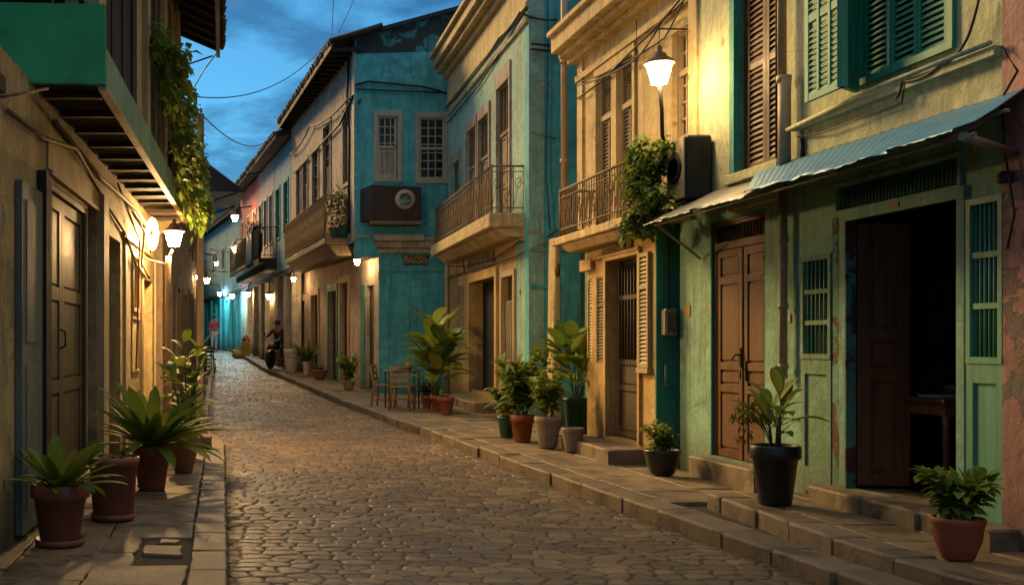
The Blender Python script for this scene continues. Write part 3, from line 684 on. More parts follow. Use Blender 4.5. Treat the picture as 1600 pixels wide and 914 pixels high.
# pipes and fittings on the green house (its parts)
p = MB(); pu = gu(1237); p.tube([G.P(pu, .07, 2.75), G.P(pu, .07, 1.9), G.P(pu, .07, 1.15)], .033, 10)
for z in (2.3, 1.75, 1.25): p.lathe(G.P(pu, .07, z), [(.042, -.02), (.042, .02)], 10)
p.build('downpipe', PIPE, T)
p = MB(); p.tube([G.P(gu(1241), .08, 2.92), G.P(gu(1241), .08, 3.62)], .05, 10); p.tube([G.P(gu(1237), .08, 3.62), G.P(gu(1237), .08, 6.3)], .036, 10)
p.lathe(G.P(gu(1240), .08, 3.62), [(.058, -.03), (.06, .03)], 10); p.lathe(G.P(gu(1237), .08, 4.6), [(.046, -.03), (.046, .03)], 10); p.build('downpipe', PIPE, T)
p = MB(); p.tube([G.P(gu(1219), .03, 6), G.P(gu(1219), .03, 2.95)], .012, 5); p.tube([G.P(gu(1256), .02, 3.1), G.P(gu(1258), .02, 2.9)], .018, 6); p.build('wall_cable', CABLE, T)
nt_ = MB(); nt_.fb(G, gu(1071), gu(1079), .003, .008, 1.72, 1.83); tag(nt_.build('paper_notice', ORANGE), 'small orange paper notice pasted beside the brown double door', 'notice')
# teal strip wall between the two houses, with the meter box
YA = 11.64
S2 = Face((4.4, YA), (5.2, YA))
# ================================================================== house A (ochre)
A = Face((4.64, 14.1), (4.57, 11.66)); au = A.u
U = Face((4.85, 15.1), (4.85, 11.45)); uu = U.u
T = thing('ochre_house', 'ochre house with narrow grilled door, iron balcony and big projecting cornice', 'house', (4.8, 13, 0))
AD = (au(950), au(1000), .33, 2.42, .16)
mb = MB(); wall(mb, A, 0, A.L, -.02, 2.72, [AD, (au(918.5), au(925), 1.2, 2.25, .06), (au(932), au(942), 1.2, 2.25, .05)], .16)
mb.build('lower_wall', PL_BEIGE, T)
mb = MB(); mb.fb(Face((4.56, 11.645), (5.3, 11.645)), .0, .72, -.03, 0, 0, 2.85); mb.build('teal_side_wall', PL_TEALD, T)
WA1 = (uu(934), uu(958), 2.82, 4.85); WA2 = (uu(966), uu(991), 2.82, 4.85); WA3 = (uu(1054), uu(1087), U.Z(1070, 216), 4.75)
mb = MB(); wall(mb, U, 0, U.L + .0, 2.72, 5.6, [WA1, WA2, WA3], .12); mb.build('upper_wall', PL_BEIGE2, T)
mb = MB(); mb.fb(G, gu(1079), gu(1092), -.1, .025, 2.9, 6.4); mb.fb(U, uu(905), uu(913), 0, .03, 2.8, 5.25); mb.fb(U, 0, U.L, 0, .05, 4.98, 5.06); mb.build('pilaster', PL_BEIGE2, T)
for (a, b, c, e) in (WA1, WA2):
    wn = MB(); frame(wn, U, a + .04, b - .04, c, e - .04, .04, -.09, -.03, bottom=False); wn.fb(U, a + .04, b - .04, -.09, -.02, 4.28, 4.34)
    wn = wn.build('balcony_door', WD_CREAM, T); m_ = (a + b) / 2
    for p_, q_ in ((a + .045, m_), (m_, b - .045)):
        s = MB(); louvre(s, U, p_, q_, c, 4.27, -.045, .03, (3.4,), 30); s.build('shutter', WD_GREY, wn)
    s = MB(); louvre(s, U, a + .045, b - .045, 4.345, e - .045, -.045, .03, (), 12); s.build('transom_shutter', WD_GREY, wn)
    leafpane(wn, U, a, b, c, e, -.115)
s = MB(); frame(s, U, WA1[0], WA2[1], 2.9, 4.85, .07, 0, .03, bottom=False, top=.12); s.fb(U, WA1[1], WA2[0], 0, .028, 2.9, 4.85); s.build('window_surround', PL_BEIGE2, T)
window(T, U, *WA3, WD_CREAM, -.08, .06, PL_BEIGE2, nx=3, nz=6, trans=4.3)
# cornice
mb = MB()
for (dz0, dz1, dd) in ((5.25, 5.33, .12), (5.33, 5.40, .24), (5.40, 5.62, .34), (5.62, 5.70, .40)): mb.fb(U, -.12, U.L - .0, -.2, dd, dz0, dz1)
mb.build('cornice', PL_BEIGE2, T, bevel=.012)
# balcony
BO = Face((4.36, 14.35), (4.36, 11.25))
bal = MB(); bal.hexa([(4.30, 11.2, 2.70), (4.86, 11.2, 2.70), (4.86, 14.5, 2.70), (4.30, 14.5, 2.70), (4.30, 11.2, 2.80), (4.86, 11.2, 2.80), (4.86, 14.5, 2.80), (4.30, 14.5, 2.80)])
bal.hexa([(4.42, 11.68, 2.60), (4.7, 11.68, 2.60), (4.7, 14.2, 2.60), (4.42, 14.2, 2.60), (4.36, 11.66, 2.70), (4.7, 11.66, 2.70), (4.7, 14.3, 2.70), (4.36, 14.3, 2.70)])
bal = bal.build('balcony', PL_BEIGE2, T, bevel=.012)
r_ = MB(); railing(r_, [(4.84, 14.3), (4.36, 14.3), (4.36, 11.28), (4.84, 11.28)], 2.84, 3.40, .085, .0065); r_.build('railing', IRON, bal)
# door A
dr = MB(); frame(dr, A, AD[0], AD[1], .33, 2.42, .06, 0, .035, bottom=False); dr = dr.build('grilled_door', PL_BEIGE, T)
l_ = MB(); pdoor(l_, A, AD[0] + .05, AD[1], .35, 1.25, -.11, (1, .5), cols=1, st=.06); l_.fb(A, AD[0] + .05, AD[1], -.15, -.10, 1.95, 2.0); l_.fb(A, AD[0] + .05, AD[0] + .1, -.15, -.10, 1.25, 2.36); l_.fb(A, AD[1] - .05, AD[1], -.15, -.10, 1.25, 2.36)
bars(l_, A, AD[0] + .1, AD[1] - .05, 1.2, 2.36, -.12, 9, .013, 6); l_.build('door_leaf', WD_DARK, dr); leafpane(dr, A, AD[0], AD[1], .3, 2.42, -.155)
s = MB(); louvre(s, A, au(1003), au(1018.5), 1.18, 2.42, .045, .045, (2.05,), 26, th=.04); s.fb(A, au(1002), au(1020), 0, .06, 1.12, 1.175); s.build('louvred_panel', WD_CREAM, T)
for a, b in ((918.5, 925), (932, 942)):
    s = MB(); louvre(s, A, au(a), au(b), 1.2, 2.25, -.01, .025, (1.9,), 26, th=.03); s.build('louvred_panel', WD_GREY if a > 930 else WD_CREAM, T)
s = MB(); s.fb(A, au(930), au(1003), 0, .05, 2.46, 2.5); s.fb(A, au(912.2), au(930), 0, .06, 2.35, 2.5); s.build('lintel', PL_BEIGE, T, bevel=.01)
def text(body, f, u, z, d, size, mat, name='lettering', parent=None, ext=.004, sx=1):
    cu = bpy.data.curves.new(name, 'FONT'); cu.body = body; cu.size = size; cu.extrude = ext; cu.align_x = 'CENTER'; cu.align_y = 'CENTER'; cu.materials.append(mat)
    o = bpy.data.objects.new(name, cu); col.objects.link(o)
    M = Matrix((( f.t.x, 0, f.n.x), (f.t.y, 0, f.n.y), (0, 1, 0))).to_4x4()
    p = f.P(u, d, z); M.translation = p - (ORG.get(parent.name, Vector()) if parent else Vector()); o.matrix_local = M @ Matrix.Diagonal((sx, 1, 1, 1))
    bpy.context.view_layer.update(); me = bpy.data.meshes.new_from_object(o.evaluated_get(bpy.context.evaluated_depsgraph_get())); print('TEXT', body, len(me.vertices)); me.transform(o.matrix_local); bpy.data.objects.remove(o); o = bpy.data.objects.new(name, me); col.objects.link(o)
    if parent: o.parent = parent
    return o
tsn = thing('sign_board', 'faded ochre sign board with worn lettering above the grilled door', 'sign', tuple(A.P(au(965), 0, 2.5)))
s = MB(); s.fb(A, au(943), au(990), .002, .03, 2.51, 2.6); s.build('board', PL_BEIGE, tsn, bevel=.006); text('a e i Avu', A, au(966), 2.555, .031, .10, LETT_B, parent=tsn, sx=1.2)
step('doorstep', A, au(916), au(1012), .42, .1, .29, T, n=1)
body(T, U, 5, 0, 5.6, PL_DARK, d=-.26, u0=.1); mb = MB(); mb.fb(A, .05, A.L - .02, -.8, -.36, 0, 2.65); mb.build('house_core', PL_DARK, T); mb = MB(); mb.box(4.66, 6, 14.0, 14.1, 0, 2.7); mb.build('side_wall', PL_BEIGE, T)
mb = MB(); mb.fb(U, -.05, U.L - .0, -5.1, -.1, 5.7, 5.85); mb.build('roof', ROOFD, T)
# meter box + conduit on the teal strip
t = thing('meter_box', 'grey electricity meter box on the teal strip left of the brown double door', 'meter box', (4.66, 11.6, 1.6))
mb = MB(); mb.box(4.60, 4.73, 11.50, 11.63, 1.52, 1.80); mb.build('casing', PIPE_G, t, bevel=.015); mb = MB(); mb.box(4.615, 4.715, 11.492, 11.50, 1.56, 1.76); mb.build('cover', IRON, t)
mb = MB(); mb.tube([(4.68, 11.6, 1.80), (4.68, 11.6, 2.5)], .008, 5); mb.build('conduit', CABLE, t)
t = MB().tube([(4.64, 11.6, 1.22), (4.64, 11.6, 1.0), (4.72, 11.6, .98)], .013, 6).build('water_pipe', PIPE_G); tag(t, 'short bent grey water pipe on the teal strip below the meter box', 'pipe')

# ================================================================== air conditioner
t = thing('air_conditioner', 'dark boxy air conditioner unit fixed beside the flowering balcony vine', 'air conditioner', (4.6, 10.85, 2.8))
mb = MB(); mb.box(4.46, 4.715, 10.66, 11.1, 2.83, 3.45); mb.build('casing', ACSIDE, t, bevel=.02)
mb = MB(); mb.box(4.444, 4.46, 10.675, 11.085, 2.845, 3.435); ac = mb.build('front_panel', ACPAN, t, bevel=.008)
ring = MB(); MX = Matrix.Rotation(R(-90), 3, 'Y')
ring.lathe((4.44, 10.88, 3.16), [(.15, -.01), (.16, .006), (.14, .01), (.001, -.004)], 20, MX)
for k in range(4): ring.lathe((4.434, 10.88, 3.16), [(.035 + k * .03, 0), (.039 + k * .03, .004), (.035 + k * .03, .006)], 20, MX)
ring.build('fan_grille', IRON_D, t)
mb = MB()
for k in range(9): mb.box(4.60, 4.68, 10.652, 10.66, 3.36 - k * .03, 3.372 - k * .03)
mb.build('side_vents', IRON_D, t)
for y in (10.75, 11.0): mb = MB(); mb.tube([(4.47, y, 2.81), (4.74, y, 2.80)], .014, 6); mb.build('bracket', IRON, t)
mb = MB(); mb.tube([(4.5, 10.9, 2.84), (4.52, 10.8, 2.74), (4.66, 10.76, 2.76)], .014, 6); mb.build('hose', CABLE, t)

# ================================================================== awning
t = thing('awning', 'blue corrugated metal awning sloping over the dark doorway', 'awning', (4.3, 8.5, 2.8))
def sheet(xa, za, xb, zb, ya0, ya1, yb0, yb1, amp, pitch, ragged, name, mat):
    """corrugations run down the slope; a = wall side, b = street side"""
    mb = MB(); n = int(abs(ya1 - ya0) / pitch * 4); rows = 6; b0 = len(mb.v)
    for j in range(rows + 1):
        s = j / rows
        for i in range(n + 1):
            q = i / n; y = (ya0 + (ya1 - ya0) * q) * (1 - s) + (yb0 + (yb1 - yb0) * q) * s; x = xa + (xb - xa) * s
            z = za + (zb - za) * s + amp * math.sin(i * math.pi / 2 + .7) + .012 * mnoise.noise((x * 2, y * 2, 0)) + .03 * mnoise.noise((y * .9, 3, s))
            if j == rows: x -= ragged * (mnoise.noise((y * 5, 0, 7)) + .3); z -= .01 * mnoise.noise((y * 9, 0, 1))
            mb.v.append(Vector((x, y, z)))
    for j in range(rows):
        for i in range(n): a = b0 + j * (n + 1) + i; mb.f.append((a, a + 1, a + n + 2, a + n + 1)); mb.sm.append(True)
    o = mb.build(name, mat, t); so = o.modifiers.new('thickness', 'SOLIDIFY'); so.thickness = .004; return o
sheet(4.70, 2.95, 3.98, 2.585, 6.45, 9.75, 5.95, 8.42, .002, .11, .10, 'roof_sheet', BLUESH)
sheet(4.72, 2.90, 3.98, 2.56, 8.7, 11.2, 8.3, 10.42, .003, .10, .08, 'roof_sheet', GREYSH)
mb = MB()
mb.tube([(3.99, 5.97, 2.56), (4.66, 6.5, 2.56)], .024, 8); mb.build('strut', PIPE_G, t); mb = MB(); mb.tube([(4.05, 10.35, 2.56), (4.72, 10.95, 2.28)], .014, 6); mb.build('strut', PIPE, t); mb = MB()
mb.tube([(4.06, 5.97, 2.575), (4.06, 10.4, 2.55)], .010, 6); mb.tube([(4.4, 6.2, 2.75), (4.4, 10.8, 2.71)], .012, 6)
for y in (6.6, 7.6, 8.6, 9.6, 10.5): mb.tube([(4.04, y - .3, 2.57), (4.7, y, 2.84)], .012, 6)
mb.build('support_frame', PIPE_G, t)

# ================================================================== pink house at the right edge
K = Face((4.665, 6.61), (4.6, 1.5))
T = thing('pink_house', 'dusty pink house with peeling plaster at the right edge of the photo', 'house', (4.7, 4, 0))
mb = MB(); wall(mb, K, 0, K.L, -.02, 6.4, [(1.6, 2.6, .36, 2.4), (3.4, 4.2, 1.1, 2.3), (1.7, 2.5, 3.4, 5.0)], .2, d=.012); mb.build('wall', PL_PINKP, T)
d_ = MB(); pdoor(d_, K, 1.62, 2.58, .37, 2.38, -.1, (1, .4, 1)); d_.build('door', WD_DARK, T)
window(T, K, 3.4, 4.2, 1.1, 2.3, WD_GREY, -.1); window(T, K, 1.7, 2.5, 3.4, 5.0, WD_GREY, -.1)
body(T, K, 6, -.05, 6.4, PL_DARK, d=-.26, u0=.02); mb = MB(); mb.fb(K, .02, K.L, -6.1, .12, 6.4, 6.55); mb.build('roof', ROOFD, T)
mb = MB(); mb.tube([K.P(.05, .05, 2.9), K.P(.07, .05, 2.62), K.P(.16, .05, 2.2), K.P(.1, .05, 2.0)], .007, 6); mb.lathe(K.P(.07, .04, 2.42), [(.04, -.03), (.05, 0), (.03, .04)], 10); mb.tube([K.P(.04, .04, 3.2), K.P(.2, .06, 3.02), K.P(.06, .05, 2.9)], .008, 6); mb.build('wall_cable', CABLE, T)

# ================================================================== house B (aqua over ochre)
B = Face((5.3, 26.0), (5.06, 18.3)); bu = B.u
T = thing('aqua_house', 'aqua upper floor over ochre ground floor, with beige cornice and iron balcony', 'house', (5.2, 22, 0))
BD = (bu(736), bu(776), .45, B.Z(755, 437), .25); BW = (bu(786), bu(804), 1.05, B.Z(795, 432), .1)
mb = MB(); ub = bu(806); wall(mb, B, 0, ub, 0, 3.5, [BD, BW, (bu(713), bu(726), 1.35, 2.75, .05)], .45); mb.build('lower_wall', PL_BEIGE, T)
ua = [(bu(708), bu(719), 3.75, 5.5), (bu(731), bu(745), 3.75, 5.9), (bu(749), bu(765), 3.75, 5.9), (bu(778), bu(797), 3.75, 6.15)]
mb = MB(); wall(mb, B, 0, B.L, 3.5, 8.1, ua, .12); wall(mb, B, ub, B.L, 0, 3.5, [], .1, d=.0); mb.build('upper_wall', PL_AQUA, T)
mb = MB(); mb.fb(B, bu(783), ub, -.01, .01, .2, 1.0); mb.build('aqua_dado', PL_AQUA, T)
BS = Face((5.06, 18.3), (9.5, 18.3))
mb = MB(); wall(mb, BS, 0, BS.L, -.02, 8.6, [], .1); mb.fb(BS, 0.02, .5, 0, .03, 2.35, 2.4); mb.build('side_wall', PL_TURQ, T)
for i, (a, b, c, e) in enumerate(ua):
    wn = MB(); frame(wn, B, a + .05, b - .05, c, e - .05, .05, -.1, -.03, bottom=False); tz = c + (e - c) * .62; wn.fb(B, a + .05, b - .05, -.1, -.02, tz, tz + .06)
    for k in range(1, 4): u_ = a + .05 + (b - a - .1) * k / 4; wn.fb(B, u_ - .012, u_ + .012, -.08, -.05, tz + .06, e - .05)
    wn = wn.build('window', WD_GREY if i else WD_TEAL, T); m_ = (a + b) / 2
    for p_, q_ in ((a + .055, m_ - .003), (m_ + .003, b - .055)):
        s = MB(); pdoor(s, B, p_, q_, c, tz, -.045, (1, .5, 1.2), st=.06); s.build('shutter', WD_GREY if i else WD_TEAL, wn)
    leafpane(wn, B, a, b, c, e, -.105, GLASS, 'pane')
    s = MB(); frame(s, B, a, b, c, e, .09, 0, .035, bottom=False, top=.3 if i == 3 else .2); s.build('surround', PL_SALMON, wn)
mb = MB(); mb.fb(B, 0, B.L, 0, .05, 6.75, 6.82); mb.fb(B, -.02, B.L + .0, 0, .06, 7.0, 7.08); mb.fb(B, 0, B.L - .02, 0, .03, 7.08, 7.62); mb.build('frieze', PL_BEIGE2, T)
mb = MB()
for (a, b, dd) in ((7.62, 7.75, .12), (7.75, 7.88, .26), (7.88, 8.1, .36), (8.1, 8.2, .44)): mb.fb(B, -.1, B.L + .02, -.2, dd, a, b)
mb.build('cornice', PL_BEIGE2, T, bevel=.015)
mb = MB(); mb.box(5.1, 9.5, 18.18, 18.34, 7.95, 8.12); mb.box(5.1, 9.5, 18.1, 18.34, 8.6, 8.75); mb.build('parapet_coping', PL_DARK, T)
b_ = MB(); b_.hexa([(4.46, 18.55, 3.38), (5.1, 18.55, 3.38), (5.3, 24.9, 3.38), (4.68, 24.9, 3.38), (4.46, 18.55, 3.62), (5.1, 18.55, 3.62), (5.3, 24.9, 3.62), (4.68, 24.9, 3.62)]); b_.hexa([(4.8, 18.62, 3.22), (5.1, 18.62, 3.22), (5.3, 24.8, 3.22), (4.95, 24.8, 3.22), (4.6, 18.62, 3.38), (5.1, 18.62, 3.38), (5.3, 24.8, 3.38), (4.8, 24.8, 3.38)])
b_ = b_.build('balcony', PL_BEIGE2, T, bevel=.02)
r_ = MB(); railing(r_, [(5.3, 24.75), (4.76, 24.75), (4.54, 18.68), (5.08, 18.68)], 3.66, 4.42, .15, .009); r_.build('railing', IRON, b_)
dr = MB(); frame(dr, B, BD[0], BD[1], .45, BD[3], .16, 0, .05, bottom=False, top=.18); dr = dr.build('front_door', PL_BEIGE, T)
l_ = MB(); m_ = (BD[0] + BD[1]) / 2 + .3; l_.fb(B, m_ - .02, m_ + .04, -.24, -.16, .45, BD[3]); l_.fb(B, m_, BD[1], -.24, -.17, 2.5, 2.58); pdoor(l_, B, m_ + .04, BD[1], .46, 1.3, -.18, (1, 1), st=.08); bars(l_, B, m_ + .04, BD[1], 1.3, 2.5, -.20, 8, .02, 5); l_.build('door_leaf', WD_GREY, dr); leafpane(dr, B, BD[0], BD[1], .3, BD[3], -.245)
s = MB(); louvre(s, B, bu(713), bu(726), 1.35, 2.75, -.0, .06, (), 22, th=.05); s.build('louvred_panel', WD_CREAM, T)
wn = MB(); frame(wn, B, BW[0], BW[1], BW[2], BW[3], .11, 0, .04); wn = wn.build('window', WD_CREAM, T)
s = MB(); s.fb(B, BW[0], BW[1], -.07, -.03, BW[2], 2.2)
for k in range(6): u_ = BW[0] + (BW[1] - BW[0]) * (k + .5) / 6; s.fb(B, u_ - .05, u_ + .05, -.03, -.02, BW[2] + .03, 2.17)
s.build('plank_shutter', WD_GREY, wn); leafpane(wn, B, BW[0], BW[1], BW[2], BW[3], -.095, GLASS, 'pane')
step('doorstep', B, bu(722), bu(780), .45, .1, .33, T, n=2)
body(T, Face((5.3, 26.0), (5.06, 18.35)), 5, 0, 8.1, PL_DARK, d=-.46); mb = MB(); mb.fb(B, 0, B.L - .2, -5.2, -.2, 8.2, 8.35); mb.build('roof', ROOFD, T)
t = thing('sign_plaque', 'beige moulded sign plaque with a carved name above the aqua house doorway', 'sign', tuple(B.P(bu(754), 0, 3)))
s = MB(); zc = B.Z(755, 406); s.fb(B, bu(735.5), bu(774), .005, .07, zc - .17, zc + .17); frame(s, B, bu(740), bu(768), zc - .1, zc + .1, .04, .07, .09); s.build('plaque', PL_BEIGE, t, bevel=.01); text('Tavely', B, bu(754), zc - .01, .072, .30, LETT_B, parent=t, sx=1.5)
t = thing('wall_notice', 'small white notice with red lettering on the turquoise side wall', 'sign', (5.5, 18.28, 2.4)); s = MB(); s.fb(BS, .28, .50, .002, .012, 2.33, 2.47); s.build('board', SIGNW, t)
text('L.4 RNA', BS, .385, 2.425, .013, .052, REDP, parent=t, ext=.001); text('PPS', BS, .41, 2.365, .013, .055, LETT_D, parent=t, ext=.001)
s = text('0', B, bu(813), B.Z(813, 457), .003, .15, REDP, name='painted_number'); tag(s, 'small red number painted on the pale aqua corner of the house', 'number')
p = MB()
p.tube([B.P(bu(702), .06, 3.3), B.P(bu(702), .06, .25)], .05, 8); p.build('downpipe', PIPE, T)
p = MB(); p.tube([B.P(.1, .05, 2.95), B.P(bu(730), .06, 2.95), B.P(bu(738), .2, 3.25)], .02, 5); p.tube([B.P(bu(740), .05, 2.9), B.P(bu(775), .05, 2.93), B.P(bu(812), .06, 2.93), B.P(B.L, .08, 2.95)], .014, 5)
for (a, b) in (((5.06, 18.24, 2.95), (5.95, 18.24, 2.93)), ((5.06, 18.24, 2.97), (5.62, 18.22, 3.25)), ((5.5, 18.25, 4.8), (5.06, 18.25, 4.9))): p.tube([a, b], .012, 5)
p.build('wall_cable', CABLE_T, T)
p = MB(); zc = B.Z(825, 72); 
for dz in (0, -.09): p.tube([(5.06, 18.22, zc + dz), (5.3, 18.2, zc + dz - .03), (5.65, 18.24, zc + dz - .04), (6.1, 18.22, zc + dz)], .022, 5)
p.tube([B.P(0, .03, 6.6), B.P(B.L * .5, .04, 6.6), B.P(B.L, .04, 6.95)], .015, 5); p.build('wall_cable', CABLE, T)

# passage between the aqua and ochre houses
t = thing('passage_wall', 'dark recessed wall in the gap between the aqua house and the ochre house', 'wall', (6.3, 16.3, 0))
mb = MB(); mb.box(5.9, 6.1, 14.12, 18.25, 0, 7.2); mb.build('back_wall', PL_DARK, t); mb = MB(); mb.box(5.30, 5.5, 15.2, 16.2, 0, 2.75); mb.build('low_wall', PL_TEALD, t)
t = thing('brick_pier', 'peeling beige pier standing in the gap beside the turquoise side wall', 'pier', (5.2, 17.2, 0))
mb = MB(); mb.hexa([(5.02, 16.9, .1), (5.18, 16.9, .1), (5.18, 17.2, .1), (5.02, 17.2, .1), (5.08, 16.9, 3.05), (5.16, 16.9, 3.05), (5.16, 17.2, 3.05), (5.06, 17.2, 3.05)]); mb.build('shaft', PL_BEIGE2, t, bevel=.02); mb = MB(); mb.lathe((5.1, 16.88, 2.55), [(.03, -.1), (.04, 0), (.03, .1)], 8); mb.build('fitting', IRON, t)
t = thing('downpipe', 'tall rusty beige downpipe on the corner between the aqua and ochre houses', 'pipe', (4.83, 15.6, 3)); mb = MB(); mb.tube([(4.81, 15.6, 3.05), (4.81, 15.6, 7.5)], .045, 10)
for z in (4.0, 5.4, 6.4): mb.lathe((4.81, 15.6, z), [(.06, -.03), (.06, .03)], 10)
mb.build('pipe', PIPE, t); mb = MB(); mb.box(4.76, 4.86, 15.55, 15.65, 2.9, 3.05); mb.tube([(4.81, 15.6, 6.9), (5.06, 15.5, 6.9)], .02, 6); mb.tube([(4.81, 15.6, 2.95), (4.95, 15.1, 2.9)], .02, 6); mb.build('clamp', IRON, t)
t = MB().tube([(4.98, 15.0, 2.6), (4.99, 15.0, 1.7), (4.9, 15.0, 1.6)], .02, 8).build('drain_pipe', WD_CREAM); tag(t, 'thin cream drain pipe hanging in the dark gap left of the ochre house', 'pipe')
t = thing('junction_box', 'dark junction box high in the gap beside the tall downpipe', 'junction box', (5.0, 15.9, 3.4)); mb = MB(); mb.box(4.86, 5.02, 15.8, 16.0, 3.2, 3.5); mb.build('casing', IRON_D, t, bevel=.01); mb = MB(); mb.box(4.85, 5.03, 15.78, 16.02, 3.5, 3.52); mb.build('lid', IRON, t)

# ================================================================== corner house C
YC = 26.5
C1 = Face((3.17, YC), (8, YC)); cu_ = C1.u
CW = Face((2.22, 36.0), (3.17, YC)); cw = CW.u
T = thing('turquoise_corner_house', 'turquoise corner house with pinkish street side, dark eaves and a street lamp', 'house', (3.5, 27, 0))
def Zc(py): return CH + (PY0 - py) * YC / F
H1 = (cu_(590), cu_(622), Zc(278), Zc(182), .08); H2 = (cu_(655), cu_(695), Zc(280), Zc(184), .08)
mb = MB(); wall(mb, C1, 0, C1.L, Zc(402), 8.7, [H1, H2], .12)
mb.quad((3.17, YC, 8.7), (8, YC, 8.7), (8, YC, 9.45), (6.9, YC, 9.72)); 
mb.build('upper_side_wall', PL_TURQ, T)
mb = MB(); wall(mb, C1, cu_(592), C1.L, -.0, Zc(402), [], .1); mb.fb(C1, cu_(592), C1.L, 0, .03, Zc(424), Zc(421)); mb.build('lower_side_wall', PL_TURQ, T)
mb = MB(); mb.fb(C1, cu_(590), C1.L, 0, .06, Zc(396), Zc(388)); mb.fb(C1, cu_(586), C1.L, 0, .14, Zc(388), Zc(378)); mb.fb(C1, cu_(582), cu_(660), 0, .30, Zc(378), Zc(368)); mb.fb(C1, cu_(660), C1.L, 0, .16, Zc(378), Zc(372)); mb.build('ledge', PL_WHITE, T, bevel=.02)
# chamfered ground-floor corner with a narrow door
CF = Face((3.50, 27.9), (3.735, YC)); cf = CF.u
mb = MB(); dz = CH + (PY0 - 445) * 27 / F; CD = (CF.L * .30, CF.L * .72, .3, dz, .15); wall(mb, CF, 0, CF.L, .0, Zc(402), [CD], .15); mb.build('corner_wall', PL_WHITE, T)
d_ = MB(); pdoor(d_, CF, CD[0], CD[1], .31, dz, -.08, (1, .4, 1.2), st=.08); d_.build('corner_door', WD_OLIVE, T)
mb = MB(); mb.fb(CF, -.02, .3, .005, .03, .15, 2.9); mb.build('teal_pilaster', PL_TEALD, T)
# street side
CL = Face((2.65, 36.0), (3.50, 27.9)); cl_ = CL.u
hs = [(cw(537), cw(545), 5.4, 7.2, .1), (cw(506), cw(517), 5.2, 7.3, .1), (cw(489), cw(498), 5.2, 6.9, .1), (cw(474), cw(481), 5.2, 6.9, .1), (cw(464), cw(470), 5.2, 6.8, .1)]
mb = MB(); wall(mb, CW, 0, CW.L, 3.85, 8.5, hs, .1); mb.build('upper_street_wall', PL_SALMON, T)
mb = MB(); mb.fb(CW, CW.L - .25, CW.L, 0, .03, 3.9, 8.5); mb.build('corner_quoin', PL_WHITE, T)
for k, h in enumerate(hs): window(T, CW, *h[:4], WD_GREY, -.08, .09, PL_SALMON, nx=2, nz=5, shut=h[2] + 1.0 if k in (1, 3) else None)
ls = [(cl_(532), cl_(545), .35, 3.05, .2), (cl_(514), cl_(527), .35, 2.9, .2), (cl_(487), cl_(498), .4, 2.9, .25), (cl_(470), cl_(478), .5, 2.8, .25), (cl_(460), cl_(466), .5, 2.8, .25)]
mb = MB(); wall(mb, CL, 0, CL.L, .0, 3.9, ls, .2); mb.build('lower_street_wall', PL_SALMON, T)
for k, h in enumerate(ls):
    d_ = MB(); pdoor(d_, CL, h[0], h[1], h[2], h[3], -.12, (1, .4, 1.2), st=.1); d_ = d_.build('door', [WD_BROWN, WD_DARK, WD_DARK, WD_OLIVE, WD_DARK][k], T)
    s = MB(); frame(s, CL, h[0], h[1], h[2], h[3], .1, 0, .04, bottom=False, top=.2); s.build('door_frame', [WD_CREAM, WD_TEAL, WD_CREAM, WD_WHITE, WD_WHITE][k], d_)
mb = MB(); mb.hexa([(2.65, 36, 3.7), (3.5, 27.9, 3.7), (3.2, 27.9, 3.7), (2.3, 36, 3.7), (2.65, 36, 3.88), (3.5, 27.9, 3.88), (3.0, 27.9, 3.88), (2.2, 36, 3.88)]); mb.build('jetty', WD_SOOT, T)
for h, nm in ((H1, 0), (H2, 1)): window(T, C1, *h[:4], WD_WHITE, -.06, .10, WD_WHITE, nx=3 if nm else 3, nz=7, trans=(h[2] + h[3]) / 2, shut=(h[2] + h[3]) / 2 - .05 if not nm else None)
s = MB(); pdoor(s, C1, H1[0] + .45, H1[1] - .02, H1[2], H1[3], .0, (1, 1), st=.05); s.build('half_open_shutter', WD_WHITE, T)
# roof with overhanging eaves
mb = MB()
def slab3(mb, e0, e1, r0, r1, th):
    e0, e1, r0, r1 = map(Vector, (e0, e1, r0, r1)); k = Vector((0, 0, th)); mb.hexa([e1, r1, r0, e0, e1 + k, r1 + k, r0 + k, e0 + k])
slab3(mb, (1.82, 36.3, 8.5), (2.60, 26.4, 8.55), (6.4, 37, 9.6), (6.9, 26.4, 9.72), .1); slab3(mb, (6.41, 37, 9.6), (6.91, 26.4, 9.72), (10.4, 37, 8.6), (10.9, 26.4, 8.7), .1); mb = mb.build('roof', ROOFD, T)
tl = MB(); n = 60
for k in range(n):
    y = 26.32 + (36.25 - 26.32) * k / n; x = 2.60 + (1.82 - 2.60) * (y - 26.3) / 10; z = 8.60 + random.uniform(-.015, .015)
    tl.tube([(x - .05 - random.uniform(0, .05), y, z), (x + .5, y, z + .16), (x + 1.2, y, z + .38)], .07, 6)
tl.build('ridge_tiles', ROOFD, mb)
for k in range(22): y = 26.45 + 9.6 * k / 21; x = 2.64 - .078 * (y - 26.3); rf = MB(); rf.box(x, x + .65, y - .04, y + .04, 8.40, 8.49); rf.build('rafter', WD_SOOT, mb)
rf = MB(); slab3(rf, (1.80, 36.3, 8.38), (2.57, 26.3, 8.43), (1.83, 36.3, 8.38), (2.61, 26.3, 8.43), .2); rf.build('fascia_board', WD_GREY, mb)
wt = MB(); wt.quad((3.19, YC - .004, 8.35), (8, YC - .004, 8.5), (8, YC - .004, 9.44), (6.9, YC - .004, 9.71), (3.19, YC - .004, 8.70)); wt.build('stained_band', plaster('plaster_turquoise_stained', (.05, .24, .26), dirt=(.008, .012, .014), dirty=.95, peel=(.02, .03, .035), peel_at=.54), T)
wt = MB(); wt.fb(C1, cu_(700), cu_(706), 0, .02, 7.5, 9.4); wt.fb(C1, cu_(707), C1.L, 0, .012, 7.2, 9.35); wt.build('chimney_breast', PL_DARK, T)
